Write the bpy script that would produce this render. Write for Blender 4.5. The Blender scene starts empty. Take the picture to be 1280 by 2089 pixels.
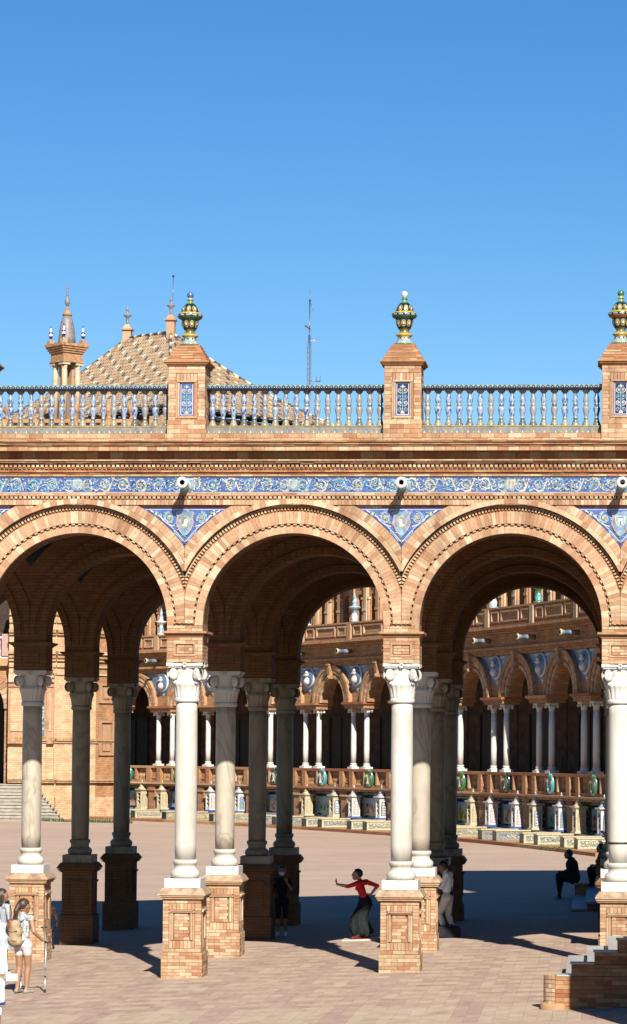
import bpy, bmesh, math, random
import numpy as np
from mathutils import Vector, Matrix
random.seed(7)
R_ = math.radians
PI = math.pi
sc = bpy.context.scene
COL = sc.collection

# ------------------------------------------------------------------ camera
H = 4.2
F, YAW, PIT, ROL, CX, CY = 5412.5, .0593467, .0419809, .0055682, 255.66, 259.20
def w2c(v):
    x, y, z = v
    c, s = math.cos(YAW), math.sin(YAW); x, y = c*x+s*y, -s*x+c*y
    c, s = math.cos(PIT), math.sin(PIT); y, z = c*y+s*z, -s*y+c*z
    c, s = math.cos(ROL), math.sin(ROL); x, z = c*x+s*z, -s*x+c*z
    return (x, y, z)
# rows of M: world axes expressed in (right, fwd, up)
cols = [w2c(e) for e in ((1,0,0),(0,1,0),(0,0,1))]
right = Vector((cols[0][0], cols[1][0], cols[2][0]))
fwd = Vector((cols[0][1], cols[1][1], cols[2][1]))
up = Vector((cols[0][2], cols[1][2], cols[2][2]))
cam_d = bpy.data.cameras.new('camera'); cam = bpy.data.objects.new('camera', cam_d); COL.objects.link(cam)
m = Matrix((right, up, -fwd)).transposed().to_4x4(); m.translation = (0, 0, H); cam.matrix_world = m
cam_d.sensor_fit = 'VERTICAL'; cam_d.sensor_height = 24; cam_d.lens = F/2089*24
cam_d.shift_x = -CX/2089; cam_d.shift_y = CY/2089
cam_d.clip_start = 1; cam_d.clip_end = 3000
sc.camera = cam

# ------------------------------------------------------------------ light
SUN_AZ, SUN_EL = R_(16.8), R_(37.)
world = bpy.data.worlds.new('World'); sc.world = world; world.use_nodes = True
nt = world.node_tree; bg = nt.nodes['Background']
sky = nt.nodes.new('ShaderNodeTexSky'); sky.sky_type = 'NISHITA'; sky.sun_disc = False
sky.sun_elevation = SUN_EL; sky.sun_rotation = PI - SUN_AZ
sky.air_density = 1.0; sky.dust_density = 0.2; sky.ozone_density = 3.6
hs = nt.nodes.new('ShaderNodeHueSaturation'); hs.inputs['Saturation'].default_value = 1.34; hs.inputs['Hue'].default_value = .504; hs.inputs['Value'].default_value = 1.06
nt.links.new(sky.outputs[0], hs.inputs['Color']); nt.links.new(hs.outputs[0], bg.inputs[0]); bg.inputs[1].default_value = 0.05
sun_d = bpy.data.lights.new('sun', 'SUN'); sun_d.energy = 5.0; sun_d.angle = R_(.5); sun_d.color = (1, .93, .82)
sun = bpy.data.objects.new('sun', sun_d); COL.objects.link(sun)
sd = Vector((math.sin(SUN_AZ)*math.cos(SUN_EL), -math.cos(SUN_AZ)*math.cos(SUN_EL), math.sin(SUN_EL)))
sun.rotation_euler = sd.to_track_quat('Z', 'Y').to_euler()
sc.view_settings.view_transform = 'Standard'; sc.view_settings.look = 'None'
sc.view_settings.exposure = 1.22; sc.view_settings.gamma = 1; sc.view_settings.use_curve_mapping = False

# ------------------------------------------------------------------ materials
ALB = .52      # measured reflectances are well below what the bright exposure suggests
def mat(name, col, rough=.8, var=.12, scale=3., bump=0., spec=.3, stretch=(1,1,1), col2=None, metal=0, vein=0):
    m = bpy.data.materials.new(name); m.use_nodes = True; n = m.node_tree; N = n.nodes; b = N['Principled BSDF']
    b.inputs['Roughness'].default_value = rough; b.inputs['Specular IOR Level'].default_value = spec
    b.inputs['Metallic'].default_value = metal; col = [c*ALB for c in col]; col2 = [c*ALB for c in col2] if col2 else None
    tc = N.new('ShaderNodeTexCoord'); mp = N.new('ShaderNodeMapping'); n.links.new(tc.outputs['Object'], mp.inputs[0])
    mp.inputs['Scale'].default_value = stretch
    no = N.new('ShaderNodeTexNoise'); no.inputs['Scale'].default_value = scale; no.inputs['Detail'].default_value = 5
    n.links.new(mp.outputs[0], no.inputs[0])
    r = N.new('ShaderNodeMix'); r.data_type = 'RGBA'
    c2 = col2 or [c*(1-3*var) for c in col]
    r.inputs[6].default_value = (*[max(0,c) for c in c2], 1)
    r.inputs[7].default_value = (*[min(1, c*(1+var)) for c in col], 1)
    mr = N.new('ShaderNodeMapRange'); mr.inputs[1].default_value = .3; mr.inputs[2].default_value = .65
    n.links.new(no.outputs[0], mr.inputs[0]); n.links.new(mr.outputs[0], r.inputs[0])
    if vein:
        vn = N.new('ShaderNodeTexNoise'); vn.inputs['Scale'].default_value = .9; vn.inputs['Detail'].default_value = 4; vn.inputs['Distortion'].default_value = 2.2
        vm = N.new('ShaderNodeMapping'); vm.inputs['Scale'].default_value = (1.3, 1.3, .55); ge = N.new('ShaderNodeNewGeometry')
        n.links.new(ge.outputs['Position'], vm.inputs[0]); n.links.new(vm.outputs[0], vn.inputs[0])
        vr = N.new('ShaderNodeValToRGB'); e = vr.color_ramp.elements; e[0].position = .455; e[0].color = (1,1,1,1); e[1].position = .545; e[1].color = (1,1,1,1)
        q = e.new(.5); q.color = (1-vein, 1-vein*1.05, 1-vein*1.15, 1)
        n.links.new(vn.outputs[0], vr.inputs[0])
        mv = N.new('ShaderNodeMix'); mv.data_type = 'RGBA'; mv.blend_type = 'MULTIPLY'; mv.inputs[0].default_value = 1
        n.links.new(r.outputs[2], mv.inputs[6]); n.links.new(vr.outputs[0], mv.inputs[7]); n.links.new(mv.outputs[2], b.inputs['Base Color'])
    else: n.links.new(r.outputs[2], b.inputs['Base Color'])
    if bump:
        bp = N.new('ShaderNodeBump'); bp.inputs['Strength'].default_value = bump; bp.inputs['Distance'].default_value = .02
        n.links.new(no.outputs[0], bp.inputs['Height']); n.links.new(bp.outputs[0], b.inputs['Normal'])
    return m
def ramp_mat(name, stops, rough=.85, bump=.3, nscale=14., nmix=.25, spread=1.0):
    """per-piece colour: object random + 'tint' attribute through a ramp, mottled"""
    m = bpy.data.materials.new(name); m.use_nodes = True; n = m.node_tree; N = n.nodes; b = N['Principled BSDF']
    b.inputs['Roughness'].default_value = rough; b.inputs['Specular IOR Level'].default_value = .25
    oi = N.new('ShaderNodeObjectInfo'); at = N.new('ShaderNodeAttribute'); at.attribute_name = 'tint'
    ad = N.new('ShaderNodeMath'); ad.operation = 'ADD'; n.links.new(oi.outputs['Random'], ad.inputs[0]); n.links.new(at.outputs['Fac'], ad.inputs[1])
    fr = N.new('ShaderNodeMath'); fr.operation = 'FRACT'; n.links.new(ad.outputs[0], fr.inputs[0])
    cr = N.new('ShaderNodeValToRGB'); el = cr.color_ramp.elements
    while len(el) < len(stops): el.new(.5)
    for e, (p, c) in zip(el, stops): e.position = p; e.color = (*[q*ALB for q in c], 1)
    n.links.new(fr.outputs[0], cr.inputs[0])
    ge = N.new('ShaderNodeNewGeometry')
    no = N.new('ShaderNodeTexNoise'); no.inputs['Scale'].default_value = nscale; no.inputs['Detail'].default_value = 6
    n.links.new(ge.outputs['Position'], no.inputs[0])
    n2 = N.new('ShaderNodeTexNoise'); n2.inputs['Scale'].default_value = .9; n2.inputs['Detail'].default_value = 4
    n.links.new(ge.outputs['Position'], n2.inputs[0])
    a2 = N.new('ShaderNodeMath'); a2.operation = 'ADD'; n.links.new(no.outputs[0], a2.inputs[0]); n.links.new(n2.outputs[0], a2.inputs[1])
    mr = N.new('ShaderNodeMapRange'); mr.inputs[1].default_value = .6; mr.inputs[2].default_value = 1.4
    mr.inputs[3].default_value = 1-nmix; mr.inputs[4].default_value = 1+nmix; n.links.new(a2.outputs[0], mr.inputs[0])
    mx = N.new('ShaderNodeVectorMath'); mx.operation = 'SCALE'; n.links.new(cr.outputs[0], mx.inputs[0]); n.links.new(mr.outputs[0], mx.inputs['Scale'])
    sm = N.new('ShaderNodeMapping'); sm.inputs['Scale'].default_value = (1.6, 1.6, .45); n.links.new(ge.outputs['Position'], sm.inputs[0])
    s3 = N.new('ShaderNodeTexNoise'); s3.inputs['Scale'].default_value = 1.4; s3.inputs['Detail'].default_value = 9; s3.inputs['Roughness'].default_value = .68; n.links.new(sm.outputs[0], s3.inputs[0])
    sr = N.new('ShaderNodeValToRGB'); e = sr.color_ramp.elements; e[0].position = .30; e[0].color = (.60,.54,.49,1); e[1].position = .50; e[1].color = (1,1,1,1); n.links.new(s3.outputs[0], sr.inputs[0])
    ms = N.new('ShaderNodeMix'); ms.data_type = 'RGBA'; ms.blend_type = 'MULTIPLY'; ms.inputs[0].default_value = .75
    n.links.new(mx.outputs[0], ms.inputs[6]); n.links.new(sr.outputs[0], ms.inputs[7]); n.links.new(ms.outputs[2], b.inputs['Base Color'])
    if bump:
        bp = N.new('ShaderNodeBump'); bp.inputs['Strength'].default_value = bump; bp.inputs['Distance'].default_value = .01
        n.links.new(no.outputs[0], bp.inputs['Height']); n.links.new(bp.outputs[0], b.inputs['Normal'])
    return m
BR = [(0, (.45,.205,.105)), (.2, (.52,.285,.155)), (.5, (.57,.355,.205)), (.8, (.62,.43,.26)), (1, (.69,.53,.35))]
M = {}
M['brick'] = ramp_mat('brick', BR)
M['brick_pale'] = ramp_mat('brick_pale', [(0,(.45,.235,.135)),(.25,(.55,.33,.195)),(.72,(.61,.40,.245)),(.86,(.66,.50,.32)),(1,(.71,.57,.39))])
M['brick_red'] = ramp_mat('brick_red', [(0,(.38,.13,.06)),(.4,(.46,.20,.09)),(.8,(.52,.26,.12)),(1,(.60,.38,.2))])
M['mortar'] = mat('mortar', (.34,.20,.11), .95, .15, 6, .3)
M['terracotta'] = mat('terracotta', (.55,.31,.155), .85, .15, 5, .3)
M['marble'] = mat('marble', (.80,.77,.70), .45, .05, 2.2, .05, .4, (1,1,.25), col2=(.66,.61,.52), vein=.09)
M['marble_pale'] = mat('marble_pale', (.82,.80,.74), .5, .04, 4, .08, .4)
M['blue'] = mat('tile_blue', (.085,.16,.43), .25, .2, 12, .05, .6, col2=(.045,.10,.31))
M['navy'] = mat('tile_navy', (.012,.025,.15), .25, .2, 12, 0, .6)
M['slate'] = mat('tile_slate_blue', (.13,.21,.34), .35, .25, 5, .05, .5, col2=(.06,.11,.22))
M['violet'] = mat('tile_violet', (.07,.075,.36), .25, .1, 12, 0, .6)
M['white'] = mat('glaze_white', (.78,.78,.76), .25, .06, 9, 0, .6)
M['sky_glaze'] = mat('glaze_light_blue', (.30,.52,.66), .3, .15, 14, 0, .5)
M['teal'] = mat('glaze_teal', (.12,.42,.42), .3, .15, 14, 0, .5)
M['yellow'] = mat('glaze_yellow', (.66,.47,.10), .3, .15, 14, 0, .5)
M['cream'] = mat('glaze_cream', (.70,.62,.42), .35, .1, 14, 0, .5)
M['sand'] = mat('glaze_sand', (.58,.42,.22), .35, .1, 14, 0, .5)
M['tile_grey'] = mat('glaze_grey_green', (.34,.36,.28), .35, .15, 14, 0, .5)
M['orange'] = mat('glaze_orange', (.62,.24,.05), .3, .15, 14, 0, .5)
M['green'] = mat('glaze_green', (.06,.24,.11), .25, .2, 14, 0, .6)
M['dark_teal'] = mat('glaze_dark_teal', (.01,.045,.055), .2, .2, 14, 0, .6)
M['pale_blue'] = mat('glaze_pale_blue', (.24,.37,.52), .3, .15, 14, 0, .5)
M['pink'] = mat('glaze_pink', (.62,.38,.32), .3, .1, 14, 0, .5)
M['black'] = mat('black_opening', (.006,.006,.007), .6, .1, 3)
M['cap_brick'] = mat('weathered_cap', (.50,.35,.23), .9, .22, 7, .4, col2=(.27,.19,.13))
M['dim_plaster'] = mat('shade_plaster', (.13,.075,.05), .9, .2, 2, .1)  # gallery interior shade put into the back wall's colour
M['dark_wood'] = mat('dark_wood', (.05,.028,.016), .7, .2, 3)
M['metal'] = mat('grey_metal', (.30,.31,.33), .4, .1, 5, metal=.6)
M['alu'] = mat('aluminium', (.65,.66,.68), .3, .05, 5, metal=.5)
M['rubber'] = mat('dark_rubber', (.03,.03,.032), .6, .1, 5)
M['stone'] = mat('grey_marble_slab', (.52,.52,.49), .55, .06, 1.6, .1, .4, (1,.3,1), col2=(.42,.43,.42))
M['pale_stone'] = mat('pale_stone', (.80,.62,.42), .8, .08, 2.5, .1)
M['step_stone'] = mat('step_stone', (.50,.45,.37), .8, .1, 2.5, .2)
M['grass'] = mat('grass_green', (.10,.15,.035), .8, .3, 6)
M['lead_dark'] = mat('dark_glazed_tile', (.10,.10,.12), .35, .2, 5)
M['lead'] = mat('grey_lead', (.30,.27,.27), .5, .1, 5)

def brick_tex(name, c1, c2, cm, plane='xz', sc_=1.0, wear=.25):
    m = bpy.data.materials.new(name); m.use_nodes = True; n = m.node_tree; N = n.nodes; b = N['Principled BSDF']
    b.inputs['Roughness'].default_value = .9; b.inputs['Specular IOR Level'].default_value = .2
    ge = N.new('ShaderNodeTexCoord'); sp = N.new('ShaderNodeSeparateXYZ'); n.links.new(ge.outputs['Object'], sp.inputs[0])
    ad = N.new('ShaderNodeMath'); ad.operation = 'ADD'; n.links.new(sp.outputs[0], ad.inputs[0]); n.links.new(sp.outputs[1], ad.inputs[1])
    cb = N.new('ShaderNodeCombineXYZ'); n.links.new(ad.outputs[0], cb.inputs[0]); n.links.new(sp.outputs[2], cb.inputs[1])
    bt = N.new('ShaderNodeTexBrick'); n.links.new(cb.outputs[0], bt.inputs[0])
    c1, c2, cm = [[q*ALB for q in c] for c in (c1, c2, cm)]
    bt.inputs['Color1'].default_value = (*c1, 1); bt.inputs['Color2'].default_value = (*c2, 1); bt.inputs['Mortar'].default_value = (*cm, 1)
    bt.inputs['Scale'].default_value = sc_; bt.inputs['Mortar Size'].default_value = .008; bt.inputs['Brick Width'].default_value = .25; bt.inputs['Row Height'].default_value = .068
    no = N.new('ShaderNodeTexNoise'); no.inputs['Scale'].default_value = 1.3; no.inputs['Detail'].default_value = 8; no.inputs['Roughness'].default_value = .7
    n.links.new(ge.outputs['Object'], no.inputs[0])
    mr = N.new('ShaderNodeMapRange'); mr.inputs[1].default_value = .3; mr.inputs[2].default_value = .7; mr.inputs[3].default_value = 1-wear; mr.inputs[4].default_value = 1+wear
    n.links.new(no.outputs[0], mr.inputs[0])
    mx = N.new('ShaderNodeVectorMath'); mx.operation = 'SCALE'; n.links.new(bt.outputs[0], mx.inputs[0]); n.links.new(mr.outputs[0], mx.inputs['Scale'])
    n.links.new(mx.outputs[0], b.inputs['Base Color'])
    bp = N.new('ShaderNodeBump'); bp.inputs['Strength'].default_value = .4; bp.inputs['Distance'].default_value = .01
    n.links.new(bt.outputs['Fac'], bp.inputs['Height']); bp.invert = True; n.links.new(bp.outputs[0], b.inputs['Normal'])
    return m
M['wall_brick'] = brick_tex('wall_brick', (.205,.095,.042), (.25,.125,.058), (.15,.08,.04))  # brick darkened to put deeper shade into the inner arcade walls
M['far_brick'] = brick_tex('far_brick', (.44,.21,.10), (.58,.33,.17), (.36,.2,.1), sc_=.55)
M['far_brick_pale'] = brick_tex('far_brick_pale', (.66,.40,.22), (.76,.53,.33), (.56,.36,.21), sc_=.5, wear=.3)
M['stair_brick'] = brick_tex('stair_brick', (.42,.21,.10), (.56,.34,.18), (.38,.26,.16))

# ------------------------------------------------------------------ mesh builder
class MB:
    def __init__(s): s.v=[]; s.f=[]; s.m=[]; s.t=[]; s.mats=[]; s.sm=[]
    def mi(s, k):
        if k not in s.mats: s.mats.append(k)
        return s.mats.index(k)
    def face(s, pts, k, t=0., smooth=False):
        b=len(s.v); s.v += [tuple(p) for p in pts]; s.f.append(tuple(range(b,b+len(pts)))); s.m.append(s.mi(k)); s.t.append(t); s.sm.append(smooth)
    def hexa(s, P, k, t=None):
        """8 points: bottom ring 0-3, top ring 4-7"""
        t = random.random() if t is None else t
        b=len(s.v); s.v += [tuple(p) for p in P]; i=s.mi(k)
        for q in ((3,2,1,0),(4,5,6,7),(0,1,5,4),(1,2,6,5),(2,3,7,6),(3,0,4,7)):
            s.f.append(tuple(b+j for j in q)); s.m.append(i); s.t.append(t); s.sm.append(False)
    def box(s, x0,x1,y0,y1,z0,z1,k,t=None):
        s.hexa([(x0,y0,z0),(x1,y0,z0),(x1,y1,z0),(x0,y1,z0),(x0,y0,z1),(x1,y0,z1),(x1,y1,z1),(x0,y1,z1)],k,t)
    def frustum(s, cx,cy,z0,z1,hx0,hy0,hx1,hy1,k,t=None):
        s.hexa([(cx-hx0,cy-hy0,z0),(cx+hx0,cy-hy0,z0),(cx+hx0,cy+hy0,z0),(cx-hx0,cy+hy0,z0),(cx-hx1,cy-hy1,z1),(cx+hx1,cy-hy1,z1),(cx+hx1,cy+hy1,z1),(cx-hx1,cy+hy1,z1)],k,t)
    def lathe(s, prof, k, n=20, c=(0,0,0), axis='z', ks=None, cap=True, fn=None, smooth=True):
        b=len(s.v)
        for r,z in prof:
            for i in range(n):
                a=2*PI*i/n; rr=r*(fn(a,z) if fn else 1)
                x,y=rr*math.cos(a),rr*math.sin(a)
                p={'z':(x,y,z),'y':(x,z,y),'x':(z,x,y)}[axis]
                s.v.append((p[0]+c[0],p[1]+c[1],p[2]+c[2]))
        for j in range(len(prof)-1):
            kk=s.mi(ks[j] if ks else k)
            for i in range(n):
                q=(b+j*n+i,b+j*n+(i+1)%n,b+(j+1)*n+(i+1)%n,b+(j+1)*n+i)
                s.f.append(q if axis!='y' else q[::-1]); s.m.append(kk); s.t.append(0); s.sm.append(smooth)
        if cap:
            s.f.append(tuple(b+i for i in range(n))[::-1 if axis!='y' else 1]); s.m.append(s.mi(ks[0] if ks else k)); s.t.append(0); s.sm.append(False)
            e=b+(len(prof)-1)*n; s.f.append(tuple(e+i for i in range(n))[::1 if axis!='y' else -1]); s.m.append(s.mi(ks[-1] if ks else k)); s.t.append(0); s.sm.append(False)
    def tube(s, pts, r, k, n=6):
        pts=[Vector(p) for p in pts]; rs=r if isinstance(r,(list,tuple)) else [r]*len(pts)
        b=len(s.v)
        for i,p in enumerate(pts):
            d=(pts[min(i+1,len(pts)-1)]-pts[max(i-1,0)]).normalized()
            u=d.cross(Vector((0,0,1)) if abs(d.z)<.9 else Vector((1,0,0))).normalized(); w=d.cross(u)
            for j in range(n):
                a=2*PI*j/n; q=p+rs[i]*(math.cos(a)*u+math.sin(a)*w); s.v.append(tuple(q))
        for i in range(len(pts)-1):
            for j in range(n):
                s.f.append((b+i*n+j,b+i*n+(j+1)%n,b+(i+1)*n+(j+1)%n,b+(i+1)*n+j)); s.m.append(s.mi(k)); s.t.append(0); s.sm.append(True)
        s.f.append(tuple(b+j for j in range(n))); s.m.append(s.mi(k)); s.t.append(0); s.sm.append(False)
        e=b+(len(pts)-1)*n; s.f.append(tuple(e+j for j in range(n))[::-1]); s.m.append(s.mi(k)); s.t.append(0); s.sm.append(False)
    def ribbon(s, pts, w, y, k):
        """flat ribbon in the xz plane at y facing -y; pts (x,z); w width or list"""
        ws = w if isinstance(w,(list,tuple)) else [w]*len(pts)
        L=[];Rr=[]
        for i,(x,z) in enumerate(pts):
            x0,z0=pts[max(i-1,0)]; x1,z1=pts[min(i+1,len(pts)-1)]
            dx,dz=x1-x0,z1-z0; l=math.hypot(dx,dz) or 1; nx,nz=-dz/l*ws[i]/2,dx/l*ws[i]/2
            L.append((x+nx,y,z+nz)); Rr.append((x-nx,y,z-nz))
        for i in range(len(pts)-1): s.face([Rr[i],Rr[i+1],L[i+1],L[i]],k)
    def disc(s, x,z,r,y,k,n=10,sx=1.,sz=1.):
        s.face([(x+sx*r*math.cos(2*PI*i/n),y,z+sz*r*math.sin(2*PI*i/n)) for i in range(n)],k)
    def sector(s, cx,cz,r0,r1,a0,a1,y0,y1,k,t=None,xl=None,zt=None):
        """wedge block of an arch ring, front y0 back y1; xl clips |x-cx|, zt clips z"""
        t = random.random() if t is None else t
        P=[]
        for a in (a0,a1):
            c,si=math.cos(a),math.sin(a); rm=r1
            if xl is not None and abs(c)>1e-6: rm=min(rm,xl/abs(c))
            if zt is not None and si>1e-6: rm=min(rm,(zt-cz)/si)
            if rm<=r0+1e-4: return False
            P.append((cx+r0*c,cz+r0*si)); P.append((cx+rm*c,cz+rm*si))
        i0,o0,i1,o1=P
        s.hexa([(i0[0],y0,i0[1]),(o0[0],y0,o0[1]),(o0[0],y1,o0[1]),(i0[0],y1,i0[1]),(i1[0],y0,i1[1]),(o1[0],y0,o1[1]),(o1[0],y1,o1[1]),(i1[0],y1,i1[1])],k,t)
        return True
    def mesh(s, name):
        me=bpy.data.meshes.new(name); me.from_pydata(s.v,[],s.f)
        for k in s.mats: me.materials.append(M[k] if isinstance(k,str) else k)
        me.polygons.foreach_set('material_index', s.m); me.polygons.foreach_set('use_smooth', s.sm)
        a=me.attributes.new('tint','FLOAT','FACE'); a.data.foreach_set('value', s.t)
        me.update(); return me
    def build(s, name, parent=None, loc=None, rot=None, kind=None):
        return mk(name, s.mesh(name), parent, loc, rot, kind)
def mk(name, me, parent=None, loc=None, rot=None, kind=None, scale=None):
    o=bpy.data.objects.new(name, me); COL.objects.link(o)
    if parent is not None: o.parent=parent
    if loc is not None: o.location=loc
    if rot is not None: o.rotation_euler=rot
    if scale is not None: o.scale=scale
    if kind: o['kind']=kind
    return o
def tag(o, label, cat, group=None):
    o['label']=label; o['category']=cat
    if group: o['group']=group
    return o
def thing(name, label, cat, loc=(0,0,0), rotz=0, group=None):
    o=bpy.data.objects.new(name,None); COL.objects.link(o); o.location=loc; o.rotation_euler=(0,0,rotz); o.empty_display_size=.2
    return tag(o,label,cat,group)

def fixn(me):
    bm=bmesh.new(); bm.from_mesh(me); bmesh.ops.recalc_face_normals(bm, faces=bm.faces); bm.to_mesh(me); bm.free(); return me

# ------------------------------------------------------------------ ground
def sstep(a,b,x):
    t=min(1,max(0,(x-a)/(b-a))); return t*t*(3-2*t)
def gz(x,y):
    xc=min(2,max(-15,x)); yc=min(80,max(30,y))
    z=.177+.0348*xc-.0044*(yc-50)
    k=sstep(82,112,y)
    return z*(1-k)+(-.4)*k
PX0,PX1,PY0,PY1=-14.2,2.0,39.6,58.264
def ground():
    bm=bmesh.new()
    xs=[-600,-200,-80,-50,-30,-20,-15]+[-14.2,-14.19]+[x*1. for x in range(-13,2)]+[1.99,2.0,8,20,40,80,200,600]
    ys=[-200,0,20,30,36,39.59,39.6]+[40+x for x in range(0,19)]+[58.259,58.261]+[60+2*x for x in range(0,29)]+[120,130,140,160,180,200,260,400,800]
    xs=sorted(set(xs)); ys=sorted(set(ys)); G=[]
    for y in ys:
        row=[]
        for x in xs:
            z=gz(x,y)
            if -14.195<x<1.995 and 39.595<y<58.26: z-=.02
            row.append(bm.verts.new((x,y,z)))
        G.append(row)
    for j in range(len(ys)-1):
        for i in range(len(xs)-1): bm.faces.new((G[j][i],G[j][i+1],G[j+1][i+1],G[j+1][i]))
    me=bpy.data.meshes.new('ground'); bm.to_mesh(me); bm.free()
    m=bpy.data.materials.new('paving'); m.use_nodes=True; n=m.node_tree; N=n.nodes; b=N['Principled BSDF']; b.inputs['Roughness'].default_value=.85; b.inputs['Specular IOR Level'].default_value=.25
    tc=N.new('ShaderNodeTexCoord')
    bt=N.new('ShaderNodeTexBrick'); n.links.new(tc.outputs['Object'],bt.inputs[0]); bt.inputs['Scale'].default_value=1; bt.inputs['Brick Width'].default_value=.45; bt.inputs['Row Height'].default_value=.22; bt.inputs['Mortar Size'].default_value=.006
    bt.inputs['Color1'].default_value=(.295,.212,.165,1); bt.inputs['Color2'].default_value=(.310,.232,.176,1); bt.inputs['Mortar'].default_value=(.22,.155,.12,1)
    mp=N.new('ShaderNodeMapping'); mp.inputs['Scale'].default_value=(.05,.45,1); n.links.new(tc.outputs['Object'],mp.inputs[0])
    no=N.new('ShaderNodeTexNoise'); no.inputs['Scale'].default_value=1.; no.inputs['Detail'].default_value=6; n.links.new(mp.outputs[0],no.inputs[0])
    no2=N.new('ShaderNodeTexNoise'); no2.inputs['Scale'].default_value=.35; no2.inputs['Detail'].default_value=8; n.links.new(tc.outputs['Object'],no2.inputs[0])
    ad=N.new('ShaderNodeMath'); ad.operation='ADD'; n.links.new(no.outputs[0],ad.inputs[0]); n.links.new(no2.outputs[0],ad.inputs[1])
    mr=N.new('ShaderNodeMapRange'); mr.inputs[1].default_value=.65; mr.inputs[2].default_value=1.35; mr.inputs[3].default_value=.86; mr.inputs[4].default_value=1.1; n.links.new(ad.outputs[0],mr.inputs[0])
    mx=N.new('ShaderNodeVectorMath'); mx.operation='SCALE'; n.links.new(bt.outputs[0],mx.inputs[0]); n.links.new(mr.outputs[0],mx.inputs['Scale']); n.links.new(mx.outputs[0],b.inputs['Base Color'])
    me.materials.append(m)
    o=mk('ground',me); o['kind']='structure'; return o
GROUND=ground()
M['paver_pink']=ramp_mat('paver_pink',[(0,(.48,.34,.275)),(.5,(.515,.365,.29)),(1,(.55,.395,.31))],.85,.1,9,.12)
M['paver_buff']=ramp_mat('paver_buff',[(0,(.55,.42,.31)),(.5,(.585,.45,.33)),(1,(.62,.48,.355))],.85,.1,9,.12)
def pavers():
    """rows of clay paving stones laid in front of the arcade"""
    pw,pl=.222,.444; cells=[]
    ny=int((PY1-PY0)/pl); nx=int((PX1-PX0)/pw)
    for j in range(ny):
        for i in range(nx):
            x=PX0+.01+i*pw; y=PY0+.01+j*pl
            if y+pl>PY1: continue
            xc,yc=x+pw/2,y+pl/2
            if xc>-.60 and 41.5<yc<49.3: continue            # the stairs stand here
            pink=not (j%2==0 and (i+(j//2)%2)%7<5)
            if random.random()<.07: pink=not pink
            if y<42.3: pink=(i%9<2)
            cells.append((xc,yc,pink))
    cells.sort(key=lambda c:c[1])
    vis=[c for c in cells if c[1]>40.75 and -10.9<c[0]*44/c[1]<.75]
    near=vis[:300]; ns=set(near)
    ub=MB(); ub.box(-.5,.5,-.5,.5,-1,0,'paver_pink'); mp_=ub.mesh('paving_stone'); ub=MB(); ub.box(-.5,.5,-.5,.5,-1,0,'paver_buff'); mb_=ub.mesh('paving_stone')
    for x,y,p in near:
        mk('paving_stone', mp_ if p else mb_, GROUND, (x,y,gz(x,y)+random.uniform(-.002,.002)), (0,-.0348,0), None, (pw-.003,pl-.004,.03))
    s=MB()
    for c in cells:
        if c in ns: continue
        x,y,p=c; a,b=pw/2-.0015,pl/2-.002; q=random.uniform(-.002,.002)
        P=[(x-a,y-b),(x+a,y-b),(x+a,y+b),(x-a,y+b)]
        s.hexa([(u,v,gz(u,v)-.03) for u,v in P]+[(u,v,gz(u,v)+q) for u,v in P],'paver_pink' if p else 'paver_buff')
    s.build('paving_stones',GROUND,kind='stuff')
pavers()

# ------------------------------------------------------------------ the arcade
X0,L,RS=-7.756,4.1,5.3286
KS=list(range(-2,4))                      # column lines
def colx(k): return X0+k*L
ROWY=[50+r*RS for r in range(4)]
ZC=6.572; RIN=1.71; HP=.34
ARC=thing('arcade','long brick arcade of round arches on white marble columns with blue tiled frieze','arcade',(colx(0),50,gz(colx(0),50)))
ARC.location=(0,0,0)
UB=MB(); UB.box(-.5,.5,-.5,.5,-.5,.5,'brick'); BRICK=UB.mesh('brick')
UB=MB(); UB.box(-.5,.5,-.5,.5,-.5,.5,'brick_pale'); BRICKP=UB.mesh('brick')
NB=[0]
def courses(x0,x1,z0,z1,ch=.066,bl=.235,j=.005,off=0):
    n=max(1,round((z1-z0)/ch)); h=(z1-z0)/n; out=[]
    for i in range(n):
        za,zb=z0+i*h+j/2,z0+(i+1)*h-j/2
        x=x0-(bl*(.5 if (i+off)%2 else 0))*1.0
        while x<x1-1e-4:
            a,b=max(x,x0),min(x+bl,x1); x+=bl
            if b-a>.03: out.append((a+j/2,b-j/2,za,zb))
    return out
def soldiers(x0,x1,z0,z1,w=.07,j=.007):
    n=max(1,round((x1-x0)/w)); h=(x1-x0)/n
    return [(x0+i*h+j/2,x0+(i+1)*h-j/2,z0,z1) for i in range(n)]
def lay(mb,rects,y0,y1,k='brick',jit=.006):
    for a,b,c,d in rects: mb.box(a,b,y0-random.uniform(0,jit),y1,c,d,k)
def lay_side(mb,rects,x0,x1,k='brick'):
    for a,b,c,d in rects: mb.box(x0,x1+random.uniform(0,.006),a,b,c,d,k)
def brick_objs(rects,y0,y1,parent,me=None,cx=0,cy=0):
    """individual bricks, at most 300 on the arcade"""
    rest=[]
    for r in rects:
        if NB[0]>=300: rest.append(r); continue
        NB[0]+=1; a,b,c,d=r; yy=y0-random.uniform(0,.007)
        mk('brick',me or BRICK,parent,((a+b)/2,(yy+y1)/2,(c+d)/2),None,None,(b-a,y1-yy,d-c))
    return rest

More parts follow.
